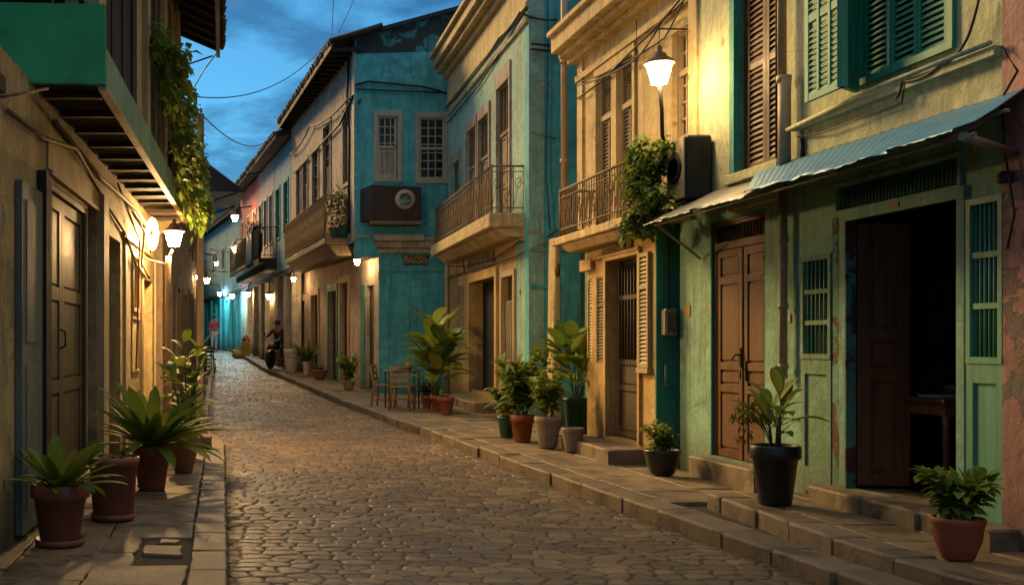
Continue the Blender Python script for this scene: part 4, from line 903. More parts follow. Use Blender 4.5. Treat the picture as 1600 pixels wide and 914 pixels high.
# balcony C
ob = lambda y: 2.52 - .078 * (y - 27.3)
b_ = MB(); b_.hexa([(ob(27.3), 27.3, 3.88), (3.1, 27.3, 3.88), (2.4, 34.6, 3.88), (ob(34.6), 34.6, 3.88), (ob(27.3), 27.3, 4.03), (3.1, 27.3, 4.03), (2.4, 34.6, 4.03), (ob(34.6), 34.6, 4.03)]); b_.hexa([(ob(27.3) + .3, 27.4, 3.6), (3.2, 27.4, 3.6), (2.5, 34.4, 3.6), (ob(34.4) + .3, 34.4, 3.6), (ob(27.3) + .05, 27.4, 3.88), (3.1, 27.4, 3.88), (2.4, 34.4, 3.88), (ob(34.4) + .05, 34.4, 3.88)])
b_ = b_.build('balcony', WD_GREY, T, bevel=.02)
r_ = MB(); railing(r_, [(ob(34.55) + .4, 34.55), (ob(34.55), 34.55), (ob(27.35), 27.35), (3.05, 27.35)], 4.05, 5.08, .15, .014); r_.build('railing', IRON, b_)
r_ = MB(); r_.quad((ob(34.5) + .06, 34.5, 4.1), (ob(27.4) + .06, 27.4, 4.1), (ob(27.4) + .06, 27.4, 5.0), (ob(34.5) + .06, 34.5, 5.0)); r_.build('rusty_mesh_panel', simple('mesh_rusty_brown', (.15, .085, .038), .8, var=.4, scale=14, spots=(.05, .028, .015), at=.52), b_)
body(T, Face((2.7, 35.9), (3.75, 26.8)), 5, 0, 3.9, PL_DARK, d=-.3, u0=.1); body(T, CW, 5, 3.9, 8.5, PL_DARK, d=-.3)
p = MB(); p.tube([CW.P(CW.L, .05, 7.35), CW.P(CW.L - 1.5, .07, 6.95), CW.P(1, .06, 6.8)], .03, 5); p.tube([(3.17, YC - .04, 7.6), (3.5, YC - .05, 7.68), (4.8, YC - .05, 7.55), (5.5, YC - .05, 7.35)], .025, 5); p.tube([(3.17, YC - .04, 7.5), (4.2, YC - .05, 7.45), (5.5, YC - .05, 7.4)], .018, 5)
p.tube([CW.P(CW.L - .5, .05, 8.4), CW.P(CW.L - .7, .05, 7.2), CW.P(CW.L - .4, .05, 6.6), CW.P(CW.L - .5, .05, 4.1)], .035, 6); p.build('wall_cable', CABLE, T)
# box with the round emblem on the ledge
t = thing('ledge_box', 'dark brown box with a round white emblem on the ledge of the corner house', 'box', (3.9, 26.2, 3.95))
bx0, bx1, zb0, zb1 = (580 - PX0) / F * 26.1, (657 - PX0) / F * 26.1, Zc(366) - .04, Zc(293)
mb = MB(); mb.hexa([(bx0, 26.0, zb0 + .32), (bx1, 26.0, zb0 + .32), (bx1, 26.47, zb0 + .32), (bx0 - .22, 26.47, zb0 + .32), (bx0, 26.0, zb1), (bx1, 26.0, zb1 - .06), (bx1, 26.47, zb1 - .06), (bx0 - .22, 26.47, zb1 - .05)]); mb.build('casing', wood('wood_very_dark', (.045, .024, .013), rough=.6), t, bevel=.015)
mb = MB(); mb.box(bx0 - .03, bx1 + .03, 25.97, 26.47, zb0 + .22, zb0 + .31); mb.build('base_board', WD_GREY, t)
MY = Matrix.Rotation(R(90), 3, 'X'); ex, ez = (633 - PX0) / F * 26, Zc(316) + .0
em = MB().lathe((ex, 25.995, ez), [(.235, 0), (.235, .012), (.15, .012)], 28, MY).build('emblem_ring', simple('emblem_pale_pink', (.52, .40, .34), .6), t)
em = MB().lathe((ex, 25.995, ez), [(.16, 0), (.16, .014), (.001, .014)], 28, MY).build('emblem_disc', simple('emblem_pale_blue', (.22, .38, .40), .6), t)
mb = MB(); mb.box(ex - .12, ex + .11, 25.975, 25.981, ez + .01, ez + .10); mb.box(ex - .09, ex + .06, 25.975, 25.981, ez + .10, ez + .135); mb.build('emblem_figure', LETT_D, t)
mb = MB(); mb.box(ex - .07, ex + .05, 25.969, 25.974, ez + .03, ez + .05); mb.box(ex - .02, ex + .08, 25.969, 25.974, ez + .06, ez + .075); mb.build('emblem_detail', SIGNW, t)
t = thing('name_board', 'small dark name board with two rows of tan letters on the turquoise wall', 'sign', (4.6, 26.45, 3.5))
s = MB(); s.fb(C1, cu_(628.5), cu_(669), .005, .035, Zc(413.5), Zc(398.5)); s.build('board', SIGND, t); text('IB.LCVVN.L', C1, cu_(648.5), Zc(402.8), .037, .13, LETT_Y, parent=t, sx=.86); text('GOVNNCENZE', C1, cu_(648.5), Zc(409.2), .037, .125, LETT_Y, parent=t, sx=.74)

# ================================================================== row behind: C2a..C3
def rowhouse(name, label, p0, p1, H, matU, matL, winmat, eaves, wins, rec=.6, zj=3.9, cat='house', floorz=.5, lit=None, roofz=None):
    f = Face(p0, p1); T = thing(name, label, cat, ((p0[0] + p1[0]) / 2, (p0[1] + p1[1]) / 2, floorz))
    hs = []
    n = wins; 
    for k in range(n): c = f.L * (k + .5) / n; w_ = min(.45, f.L / n * .3); hs.append((c - w_, c + w_, zj + 1.2, H - 1.3, .1))
    mb = MB(); wall(mb, f, 0, f.L, zj, H, hs, .1); mb.build('upper_wall', matU, T)
    for h in hs: window(T, f, *h[:4], winmat, -.08, .08, winmat, nx=2, nz=4)
    ds = []
    for k in range(n): c = f.L * (k + .5) / n; ds.append((c - .5, c + .5, floorz + .05, floorz + 2.5, .25))
    mb = MB(); wall(mb, f, 0, f.L, floorz - .6, zj, ds, .25, d=-rec); mb.build('lower_wall', matL, T)
    for i, h in enumerate(ds): d_ = MB(); pdoor(d_, f, h[0], h[1], h[2], h[3], -rec - .15, (1, .4, 1.2), st=.12); d_.build('door', [WD_DARK, WD_BLUE, WD_GREY][i % 3], T)
    if rec > .1:
        mb = MB(); mb.fb(f, 0, f.L, -rec, -.02, zj - .15, zj - .002); mb.build('jetty', WD_SOOT, T)
        for k in range(n + 1): u_ = min(max(f.L * k / n, .12), f.L - .12); mb = MB(); mb.fb(f, u_ - .12, u_ + .12, -.35, -.06, floorz - .6, zj - .16); mb.build('column', matL, T)
    mb = MB(); mb.fb(f, 0, f.L, -5, -rec - .3, 0, H); mb.build('house_body', PL_DARK, T)
    rz = roofz or H
    mb = MB(); a, b = f.P(-.05, eaves, rz), f.P(f.L + .05, eaves, rz); c, e = f.P(-.05, -4, rz + 1.1), f.P(f.L + .05, -4, rz + 1.1); slab3(mb, a, b, c, e, .16); rf = mb.build('roof', ROOFD, T)
    tl = MB(); n = int(f.L / .2)
    for k in range(n): u_ = f.L * k / n; tl.tube([f.P(u_, eaves + .06 + random.uniform(-.03, .03), rz + .16), f.P(u_, eaves - 1, rz + .44)], .07, 5)
    tl.build('ridge_tiles', ROOFD, rf)
    return T, f
rowhouse('lavender_house', 'narrow lavender and teal house adjoining the pinkish corner house', (1.85, 39.7), (2.21, 36.03), 8.1, PL_BLUE, PL_WHITE, WD_TEAL, .5, 2, floorz=.5)
rowhouse('lilac_house', 'pale lilac house with balcony in the middle of the right row', (1.42, 44.0), (1.84, 39.75), 8.1, PL_LILAC, PL_WHITE, WD_WHITE, .48, 3, floorz=.65)
T2, F2 = rowhouse('pink_row_house', 'strong pink house far down the right row', (.80, 50.0), (1.41, 44.05), 8.05, PL_PINK, PL_WHITE, WD_WHITE, .48, 3, floorz=.85)
rowhouse('teal_row_house', 'teal house glowing in bluish lamp light where the street bends', (-1.2, 63.5), (.78, 50.1), 7.4, PL_BLUE, PL_CYAN, WD_WHITE, .3, 4, floorz=1.05, rec=.15)
T, EF = rowhouse('end_house', 'tall light blue house closing the far end of the street', (-4.5, 67), (2.2, 67), 9.7, PL_BLUE, PL_CYAN, WD_GREY, .25, 3, floorz=1.25, rec=.05, zj=4.6)
# long balcony on the row houses
t = bpy.data.objects['lilac_house']; RB = Face((.92, 47.5), (1.85, 38.2))
b_ = MB(); b_.fb(RB, 0, RB.L, -.02, .62, 4.2, 4.36); b_.fb(RB, 0, RB.L, -.02, .35, 3.95, 4.2); b_ = b_.build('balcony', WD_SOOT, t)
r_ = MB(); railing(r_, [tuple(RB.P(0, .6, 0))[:2], tuple(RB.P(RB.L, .6, 0))[:2], tuple(RB.P(RB.L, 0, 0))[:2]], 4.4, 5.42, .16, .016, False); r_.build('railing', IRON_D, b_)
# ================================================================== LEFT: ochre house with green balcony
LW = Face((-1.43, 7.0), (-1.05, 17.0)); lu = LW.u
T = thing('balcony_house', 'ochre house with emerald balcony front, trailing vine and panelled dark doors', 'house', (-1.5, 12, 0))
mb = MB()
DL = (lu(72), lu(136), .30, 2.72, .12); RC = (lu(162), lu(188), .12, 2.62, .18); AR = (lu(224), lu(238), .12, 2.35, .2); NI = (lu(206), lu(215), 1.9, 2.55, .06)
wall(mb, LW, 0, LW.L, 0, 3.35, [DL, (lu(137), lu(151), .3, 2.78, .5), RC, AR, NI], .3)
LN = Face((-1.62, 1.5), (-1.43, 7.0)); wall(mb, LN, 0, LN.L, 0, 3.02, [(1, 2.1, .12, 2.4, .2)], .2)
mb.build('lower_wall', PL_LEFT, T); d_ = MB(); pdoor(d_, LN, 1, 2.1, .15, 2.38, -.1, (1, .4, 1.2)); d_.build('door', WD_DARK, T)
mb = MB(); mb.fb(LN, 0, LN.L, -3.5, .06, 3.02, 3.12); mb.fb(LN, 0, LN.L, -3.5, -.3, 0, 3.02); mb.build('annex_roof', ROOFD, T)
# flat blue-grey leaf against the wall
d_ = MB(); z1 = LW.Z(30, 285); d_.fb(LW, lu(23), lu(56), .005, .05, .14, z1); d_.fb(LW, lu(30), lu(50), .05, .056, .3, 1.3); d_.fb(LW, lu(30), lu(50), .05, .056, 1.45, z1 - .12); d_.build('folded_shutter', WD_BLUE, T)
d_ = MB(); d_.fb(LW, lu(57), lu(62), .005, .075, .14, LW.Z(60, 268)); d_.fb(LW, lu(62), lu(71), .005, .05, .14, LW.Z(66, 280)); d_.build('dark_post', WD_SOOT, T)
d_ = MB(); d_.fb(LW, lu(152), lu(160), .003, .07, .12, 2.95); d_.build('door_post', WD_CREAM, T)
d_ = MB(); d_.fb(LW, lu(75), lu(150), .002, .04, 2.76, 2.80); d_.fb(LW, lu(72), lu(151), .002, .02, 2.80, 3.05); d_.build('lintel_board', WD_CREAM, T)
dr = MB(); frame(dr, LW, DL[0] + .05, DL[1] - .05, .3, DL[3] - .05, .05, -.11, -.01, bottom=False); dr = dr.build('double_door', WD_OLIVE, T); mid = lu(104)
for a, b in ((DL[0] + .052, mid - .005), (mid + .005, DL[1] - .052)):
    l_ = MB(); pdoor(l_, LW, a, b, .31, DL[3] - .06, -.04, (1.0, 1.1, 1.05), st=.11, th=.05); l_.build('door_leaf', WD_OLIVE, dr)
h_ = MB(); h_.tube([LW.P(mid - .06, -.04, 1.4), LW.P(mid - .06, .0, 1.42), LW.P(mid - .06, 0, 1.54), LW.P(mid - .06, -.04, 1.56)], .01, 6); h_.build('handle', IRON_D, dr)
leafpane(T, LW, lu(137), lu(151), .3, 2.78, -.49); leafpane(T, LW, AR[0], AR[1], .1, 2.36, -.19, WD_DARK, 'inner_door')
q = MB(); q.quad(*fq(LW, RC[0], RC[1], .1, 2.64, -.175)); q.fb(LW, RC[0] + .06, RC[1] - .06, -.17, -.14, .14, 2.5); q.build('inner_door', WD_OLIVE, T)
q = MB(); frame(q, LW, NI[0], NI[1], NI[2], NI[3], .05, 0, .03); frame(q, LW, lu(205), lu(216), 1.1, 1.75, .03, 0, .02); q.build('wall_panel', WD_CREAM, T); leafpane(T, LW, NI[0], NI[1], NI[2], NI[3], -.055, PL_BROWN, 'niche')
q = MB(); 
for px_ in (193, 219, 241): q.fb(LW, lu(px_), lu(px_ + 2.6), 0, .03, .12, 2.7)
q.fb(LW, lu(190), lu(243), .0, .045, 2.7, 2.76); q.build('wall_battens', WD_CREAM, T)
step('doorstep', LW, lu(70), lu(152), .14, .06, .28, T, n=2)
# jettied upper floor
LU = Face((-.90, 8.05), (-.64, 17.0)); u_ = LU.u
mb = MB(); ws = [(u_(166), u_(214), 3.6, 5.9, .06), (u_(232), u_(246), 3.6, 5.8, .08), (u_(256), u_(264), 3.6, 5.8, .08)]
wall(mb, LU, 0, LU.L, 3.32, 6.5, ws, .1); mb.fb(LU, 0, LU.L, -5, -.3, 3.4, 6.4); mb.quad((-6, 17.0, 0), (-.64, 17.0, 3.3), (-.64, 17.0, 6.4), (-6, 17, 6.4)); mb.build('upper_wall', PL_LEFT, T)
s = MB(); n = 9; a, b = ws[0][:2]
for k in range(n): x0 = a + (b - a) * k / n; s.fb(LU, x0 + .01, a + (b - a) * (k + 1) / n - .01, -.06 + random.uniform(0, .03), random.uniform(-.02, .02), 3.6, 5.9)
s.build('plank_shutters', WD_SOOT, T)
for h in ws[1:]: window(T, LU, *h[:4], WD_BLUE, -.07, .1, WD_GREY, nx=2, nz=4)
s = MB(); 
for px_ in (222, 250, 272): s.fb(LU, u_(px_), u_(px_ + 4), 0, .06, 3.4, 6.3)
s.build('wall_posts', WD_CREAM, T)
EWALL = Face((-5, 8.06), (-.90, 8.06)); mb = MB(); mb.fb(EWALL, 0, EWALL.L, -.2, 0, 3.33, 6.4)
for k in range(20): mb.fb(EWALL, .2 * k, .2 * k + .17, 0, .02 + random.uniform(0, .012), 3.95, 6.3)
mb.build('end_boarding', WD_SOOT, T)
# balcony: floor, beams, green fascia
b_ = MB(); b_.hexa([(-3.0, 7.98, 3.32), (-.87, 7.98, 3.32), (-.57, 16.85, 3.32), (-3.0, 16.85, 3.32), (-3.0, 7.98, 3.36), (-.87, 7.98, 3.36), (-.57, 16.85, 3.36), (-3, 16.85, 3.36)]); b_ = b_.build('balcony', WD_SOOT, T)
for k in range(13):
    y = 8.3 + 8.3 * k / 12; xr = -.88 + .30 * (y - 8) / 8.85; xl = -1.4 + .38 * (y - 7) / 10; bm_ = MB(); bm_.box(xl + .005, xr - .03, y - .025, y + .025, 3.275, 3.318); bm_.build('joist', WD_DARK, b_)
f_ = MB(); f_.hexa([(-.87, 8.0, 3.30), (-.84, 8.0, 3.30), (-.54, 16.9, 3.30), (-.57, 16.9, 3.30), (-.87, 8.0, 3.575), (-.84, 8.0, 3.575), (-.54, 16.9, 3.60), (-.57, 16.9, 3.60)]); f_.build('fascia', PT_FASC, b_)
f_ = MB(); f_.hexa([(-.9, 8.0, 3.272), (-.835, 8.0, 3.272), (-.535, 16.95, 3.272), (-.6, 16.95, 3.272), (-.9, 8, 3.298), (-.835, 8.0, 3.298), (-.535, 16.95, 3.298), (-.6, 16.95, 3.298)]); f_.build('edge_batten', WD_CREAM, b_)
f_ = MB(); f_.hexa([(-3.2, 7.96, 3.34), (-.842, 7.96, 3.30), (-.842, 8.0, 3.30), (-3.2, 8.0, 3.34), (-3.2, 7.96, 3.93), (-.842, 7.96, 3.88), (-.842, 8.0, 3.88), (-3.2, 8.0, 3.93)]); tag(f_.build('front_panel', PT_GREEN, b_, bevel=.006), 'emerald front panel')
for x in (-1.02, -1.2, -1.38, -1.56): f_ = MB(); f_.tube([(x, 7.98, 3.88), (x, 7.98, 6)], .02, 5); f_.build('baluster', WD_SOOT, b_)
# roof eave
mb = MB(); slab3(mb, (0.0, 17.05, 5.95), (-.02, 4.0, 5.95), (-4.5, 17.05, 7.9), (-4.5, 4.0, 7.9), .05); mb = mb.build('roof', ROOFD, T)
for k in range(30): y = 4.3 + 12.6 * k / 29; s = MB(); s.hexa([(-.95, y - .03, 6.26), (-.06, y - .03, 5.88), (-.06, y + .03, 5.88), (-.95, y + .03, 6.26), (-.95, y - .03, 6.34), (-.06, y - .03, 5.945), (-.06, y + .03, 5.945), (-.95, y + .03, 6.34)]); s.build('rafter', WD_DARK, mb)
s = MB()
for k in range(64): y = 4.1 + 12.9 * k / 63; s.tube([(.03 + random.uniform(-.015, .015), y, 5.985), (-.9, y, 6.375)], .06, 6)
s.build('ridge_tiles', ROOFD, mb); s = MB(); s.box(-.10, -.04, 4, 17.05, 5.83, 5.93); s.build('fascia_board', WD_BROWN, mb)
s = MB(); s.tube([(-.64, 16.9, 5.65), (-.15, 16.9, 5.82)], .014, 5); s.tube([(-.62, 16.9, 5.0), (-.3, 16.95, 5.6), (-.1, 16.9, 5.85)], .01, 5); s.build('eave_brace', IRON_D, T)
p = MB(); p.tube([LW.P(lu(5), .03, 2.95), LW.P(lu(60), .04, 2.98), LW.P(lu(110), .05, 3.14), LW.P(lu(165), .03, 2.9), LW.P(lu(190), .04, 2.75), LW.P(lu(205), .06, 2.45), LW.P(lu(222), .05, 2.35)], .018, 6)
p.tube([LW.P(lu(80), .03, 3.2), LW.P(lu(150), .05, 3.1), LW.P(lu(200), .1, 3.1), LW.P(lu(235), .1, 2.95)], .022, 6); p.tube([LW.P(lu(200), .06, 3.05), LW.P(lu(212), .12, 2.9), LW.P(lu(214), .06, 2.5), LW.P(lu(224), .08, 2.35)], .016, 6); p.tube([LW.P(lu(180), .03, 3.25), LW.P(lu(206), .1, 2.75), LW.P(lu(208), .04, 1.1)], .012, 5); p.tube([LW.P(0, .03, 3.0), LW.P(lu(30), .2, 3.2)], .01, 5)
p.build('wall_cable', CABLE_T, T)
# glowing wall lamp with wire guard
t = thing('wall_lamp', 'round glowing wall lamp behind a wire guard under the green balcony', 'wall lamp', tuple(LW.P(lu(230), .15, 2.95)))
FD = Face((LW.P(lu(222), .04, 0).x, 15.3), (LW.P(lu(246), .04, 0).x + .16, 15.3)); cx = (FD.p0.x + FD.p1.x) / 2 - .02; zc = CH + (PY0 - 366) * 15.3 / F
MY = Matrix.Rotation(R(90), 3, 'X')
MB().lathe((cx, 15.3, zc), [(.15, -.02), (.155, .02), (.11, .05), (.001, .06)], 20, MY @ Matrix.Diagonal((.6, 1.5, 1))).build('lamp_disc', EM_DISC, t)
g_ = MB(); 
for k in range(6): an = k * math.pi / 3 + .3; g_.tube([(cx, 15.22, zc), (cx + .09 * math.cos(an), 15.22, zc + .2 * math.sin(an)), (cx + .12 * math.cos(an), 15.3, zc + .27 * math.sin(an))], .008, 5)
g_.lathe((cx, 15.21, zc), [(.02, -.01), (.03, .01), (.001, .02)], 8, MY); g_.build('wire_guard', IRON_D, t)
mb = MB(); mb.tube([(cx - .1, 15.34, zc + .1), (cx - .25, 15.4, zc + .2)], .015, 6); mb.build('arm', IRON_D, t)

# next houses on the left
def lefthouse(name, label, p0, p1, H, matU, n, fz, overs=.25, seed=1):
    f = Face(p0, p1); T = thing(name, label, 'house', ((p0[0] + p1[0]) / 2, (p0[1] + p1[1]) / 2, fz)); hs = []
    for k in range(n): c = f.L * (k + .5) / n; hs.append((c - .45, c + .45, fz + .12, fz + 2.4, .2)); 
    if H > 5: hs += [(f.L * (k + .5) / n - .4, f.L * (k + .5) / n + .4, 3.6, 4.8, .1) for k in range(n)]
    mb = MB(); wall(mb, f, 0, f.L, fz - .5, H, hs, .2); mb.build('wall', matU, T)
    for i, h in enumerate(hs):
        if h[3] < 3.5: d_ = MB(); pdoor(d_, f, h[0], h[1], h[2], h[3], -.1, (1, .4, 1.2), st=.1); d_ = d_.build('door', [WD_DARK, WD_GREY, WD_OLIVE][(i + seed) % 3], T); s = MB(); frame(s, f, *h[:4], .09, 0, .04, bottom=False); s.build('door_frame', WD_GREY, d_)
        else: window(T, f, *h[:4], WD_GREY, -.08, .07, WD_GREY, nz=3)
    mb = MB(); mb.fb(f, 0, f.L, -5, -.3, 0, H - .02); mb.build('house_body', PL_DARK, T)
    mb = MB(); slab3(mb, f.P(0, overs, H), f.P(f.L, overs, H), f.P(0, -5, H + .9), f.P(f.L, -5, H + .9), .12); rf = mb.build('roof', ROOFD, T)
    for k in range(int(f.L / .5)): s = MB(); s.fb(f, k * .5 + .1, k * .5 + .17, 0, overs - .03, H - .09, H - .005); s.build('rafter', WD_SOOT, rf)
    return T, f
lefthouse('brown_house', 'low brown house just past the green balcony, behind the post lamp', (-.93, 17.1), (-.80, 25), 4.15, PL_BROWN, 3, .06)
lefthouse('dim_house', 'dim weathered house beyond the utility pole on the left', (-.80, 25.1), (-.78, 38), 5.3, PL_BROWN, 5, .2, seed=2)
lefthouse('far_left_house', 'grey house at the far left bend of the street', (-.80, 38.1), (-1.3, 52), 6.2, PL_GREY, 4, .7, seed=0)
lefthouse('bend_house', 'bluish house tucked behind the left bend near the end of the street', (-1.32, 52.1), (-3.4, 66), 6.4, PL_CYAN, 3, 1.0, seed=1)
t = thing('canopy', 'dark sagging canopy roof stretched above the far left houses', 'canopy', (-.2, 31, 5.8))
mb = MB(); mb.hexa([(-.75, 31, 5.7), (.62, 31.5, 5.72), (.5, 35, 5.7), (-.75, 35, 5.7), (-.75, 31, 6.72), (.58, 31.5, 5.80), (.5, 35, 5.8), (-.75, 35, 6.7)]); mb.build('sheet', simple('tarpaulin_dark', (.02, .025, .032), .7), t, bevel=.02)
mb = MB(); mb.tube([(-.7, 31.2, 5.3), (.4, 31.5, 5.7)], .025, 5); mb.build('strut', IRON_D, t); mb = MB(); mb.tube([(-.7, 34.5, 5.3), (.4, 34.5, 5.7)], .025, 5); mb.build('strut', IRON_D, t)

# utility pole
t = thing('utility_pole', 'weathered square wooden utility pole rising behind the vine', 'pole', (-.42, 19, .1))
mb = MB(); mb.hexa([(-.46, 18.9, .05), (-.33, 18.9, .05), (-.33, 19.05, .05), (-.46, 19.05, .05), (-.425, 18.9, 5.36), (-.32, 18.9, 5.36), (-.32, 19.05, 5.36), (-.425, 19.05, 5.36)]); mb.build('shaft', WD_GREY, t, bevel=.008)
mb = MB(); mb.tube([(-.4, 18.95, 5.25), (-.75, 18.6, 5.35)], .016, 5); mb.tube([(-.4, 18.95, 4.85), (-.78, 18.6, 4.8)], .016, 5); mb.tube([(-.4, 18.95, 5.1), (-.72, 18.7, 4.6)], .012, 5); mb.tube([(-.40, 18.95, 4.4), (-.70, 18.7, 4.5)], .014, 5); mb.tube([(-.68, 18.6, 5.5), (-.66, 18.6, 4.4)], .012, 5); mb.build('crossarm', IRON_D, t)
mb = MB(); 
for p_ in ((-.6, 18.75, 5.33), (-.7, 18.65, 5.37), (-.37, 18.9, 5.4)): mb.lathe(p_, [(.02, -.03), (.03, 0), (.015, .02), (.028, .035), (.001, .05)], 8)
mb.build('insulator', IRON, t)

# ================================================================== lamps
lamp('large post lamp glowing at the left kerb behind the potted plants', (-.66, 15.0, 2.86), .26, EM_KEY, [([(-.74, 15, .1), (-.74, 15, 2.5), (-.735, 15, 2.62)], .043), ([(-.735, 15, 2.6), (-.68, 15, 2.70)], .02), ([(-.74, 15, 2.5), (-1.1, 15.05, 2.6)], .012)], post=True)
lamp('large hanging lamp lit on the ochre house above the balcony vine', (4.25, 10.78, 4.07), .26, EM_WARM, [([(4.84, 11.55, 3.3), (4.50, 11.2, 3.35), (4.36, 10.98, 3.5), (4.33, 10.92, 3.75), (4.27, 10.82, 3.95)], .02), ([(4.25, 10.78, 4.30), (4.25, 10.78, 4.5), (4.84, 11.5, 4.7)], .009)])
t = lamp('small lamp on the chamfered corner of the turquoise corner house', (3.28, 27.0, 3.41), .17, EM_FAR, [([(3.28, 27.0, 3.5), (3.30, 27.0, 3.75), (3.5, 27.5, 3.75)], .016)])
lamp('upper of two lamps hanging above the far pink house', (.50, 45.5, 6.55), .30, EM_FAR, [([(.5, 45.5, 6.75), (.52, 45.5, 6.95), (1.2, 46, 7.1)], .03)])
lamp('lower of two lamps hanging beside the far pink house', (.50, 45.5, 5.27), .27, EM_FAR, [([(.5, 45.5, 5.5), (.52, 45.5, 5.7), (1.2, 46, 5.7)], .03)])
lamp('small distant lamp in the middle of the far blue house', (-.29, 50, 5.0), .20, EM_FAR, [([(-.29, 50, 5.15), (-.3, 50, 5.4), (-1.2, 50.3, 5.5)], .03)])
lamp('leftmost of the two small post lamps past the green balcony', (-.66, 30, 3.2), .15, EM_FAR, [([(-.70, 30, .3), (-.70, 30, 2.95), (-.66, 30, 3.12)], .03)], post=True)
lamp('small lamp on an arm just right of the dim post lamp', (-.46, 32, 3.24), .19, EM_FAR, [([(-.46, 32, 3.33), (-.47, 32, 3.48), (-.80, 32, 3.55)], .02)])
lamp('bluish white lamp hanging over the narrow far end of the street', (-.16, 55, 3.85), .22, EM_COOL, [([(-.16, 55, 4.0), (-.18, 55, 4.3), (-1.6, 55.3, 4.5)], .02)])
lamp('bluish white lamp on the glowing teal house front', (.42, 49.2, 3.5), .22, EM_COOL, [([(.42, 49.2, 3.65), (.45, 49.2, 3.9), (.9, 49.6, 4.0)], .02)])
lamp('cool lamp under the far balcony beside the yellow bin', (1.05, 46, 3.45), .24, EM_FAR, [([(1.05, 46, 3.6), (1.1, 46, 3.9), (1.25, 46, 3.95)], .02)])
lamp('boxy warm lamp under the lilac balcony behind the motorcycle', (1.72, 41.0, 3.15), .24, EM_FAR, [([(1.72, 41, 3.35), (1.74, 41, 3.75)], .02)])
lamp('lamp under the corner house balcony above the white pot', (2.25, 35.2, 3.45), .16, EM_FAR, [([(2.25, 35.2, 3.55), (2.3, 35.2, 3.7), (2.5, 35.2, 3.72)], .02)])

# ================================================================== wires in the sky
cable('overhead_wire', 'long overhead wire sagging from the left house to the dark eaves', [(-.62, 17.0, 5.25), (2.58, 26.4, 8.7)], .010, sag=.5, n=24)
cable('overhead_wire', 'overhead wire from the utility pole to the lavender house eaves', [(-.37, 18.95, 5.36), (1.75, 37, 8.45)], .012, sag=.5, n=24)
cable('overhead_wire', 'overhead wire rising steeply from the dark eaves towards the viewer', [(2.6, 26.4, 8.75), (.9, 8.5, 5.6)], .008, sag=.15, n=20)
cable('overhead_wire', 'thin overhead wire climbing across the top of the sky', [(2.75, 26.4, 8.8), (2.4, 11, 7.5)], .008, sag=.1, n=20)
cable('ochre_house_wire', 'bundle of wires strung along the ochre house under its cornice', [(4.80, 15.0, 4.75), (4.78, 13, 4.85), (4.68, 10.9, 5.05), (4.66, 9.9, 5.35)], .012, sag=.04)
cable('ochre_house_wire', 'thin loose wire drooping along the ochre house above the windows', [(4.82, 14.9, 4.95), (4.79, 12, 4.75), (4.66, 10.8, 5.2)], .009, sag=.05)
cable('street_wire', 'yellow-green wire crossing the far street below the lamps', [(-.8, 40, 5.0), (1.0, 47, 5.5)], .02, mat=LEAF_C, sag=.25)
cable('green_house_wire', 'black wire looping on the cream wall above the blue awning', [G.P(gu(1420), .09, 3.12), G.P(gu(1428), .08, 3.22), G.P(gu(1490), .08, 3.23), G.P(gu(1530), .09, 3.3), G.P(gu(1545), .06, 3.55)], .009, sag=.03, n=6)
cable('green_house_wire', 'thin black wire running under the window ledge of the green house', [G.P(gu(1252), .03, 3.12), G.P(gu(1300), .04, 3.08), G.P(gu(1418), .04, 3.09), G.P(gu(1424), .05, 3.17)], .006, n=4)

# more wiring on the walls
cable('ochre_house_wire', 'twisted wire hanging across the ochre house between lamp and cornice', [U.P(uu(912), .08, 4.9), U.P(uu(1000), .07, 4.72), U.P(uu(1050), .09, 4.95), G.P(gu(1098), .06, 5.0)], .010, sag=.04, n=8)
cable('ochre_house_wire', 'vertical wire running down beside the ochre house windows', [U.P(uu(1001), .05, 5.2), U.P(uu(1002), .05, 4.1), U.P(uu(1000), .05, 2.9)], .006, n=3)
cable('aqua_house_wire', 'thick wire bundle slung along the frieze of the aqua house', [B.P(.2, .12, 6.9), B.P(3, .12, 6.85), B.P(6, .12, 6.95), B.P(B.L, .15, 6.9), (5.5, 18.2, 6.75)], .018, sag=.05, n=8)
cable('aqua_house_wire', 'loose wire looping below the aqua house balcony', [B.P(.5, .3, 3.3), B.P(3.5, .1, 3.05), B.P(7.4, .08, 3.15), (5.5, 18.2, 3.3), (5.9, 18.2, 3.5)], .014, sag=.08, n=8)
cable('aqua_house_wire', 'thin wire hanging down the turquoise side wall', [(5.35, 18.25, 8.5), (5.36, 18.25, 6.4), (5.33, 18.25, 4.2), (5.4, 18.25, 3.3)], .009, n=4)
cable('corner_house_wire', 'black wire bundle drooping along the pinkish street side', [CW.P(.4, .1, 7.5), CW.P(4, .1, 7.7), CW.P(CW.L - .3, .1, 7.35), (3.3, YC - .08, 7.25)], .022, sag=.15, n=8)
cable('corner_house_wire', 'wire looping from the corner lamp to the pinkish wall', [(3.30, 27.0, 3.78), (3.1, 28.5, 3.66), (2.9, 31, 3.8)], .012, sag=.12, n=8)
cable('corner_house_wire', 'pale conduit along the turquoise wall above the name board', [(3.15, YC - .06, 3.95), (3.74, YC - .16, 4.02), (4.3, YC - .1, 3.98)], .022, mat=PIPE, n=4)
cable('street_wire', 'wire spanning the street between the two hanging lamps', [(-.78, 40, 4.6), (.5, 45.5, 5.6)], .014, sag=.2)
cable('street_wire', 'wire crossing the street in front of the far blue house', [(-.8, 36, 3.9), (1.6, 42, 4.6)], .014, sag=.3)
cable('left_house_wire', 'dark wire drooping from the post lamp to the brown house', [(-.70, 15.1, 2.7), (-.85, 18, 2.2), (-.80, 21, 2.9)], .009, sag=.1, n=8)
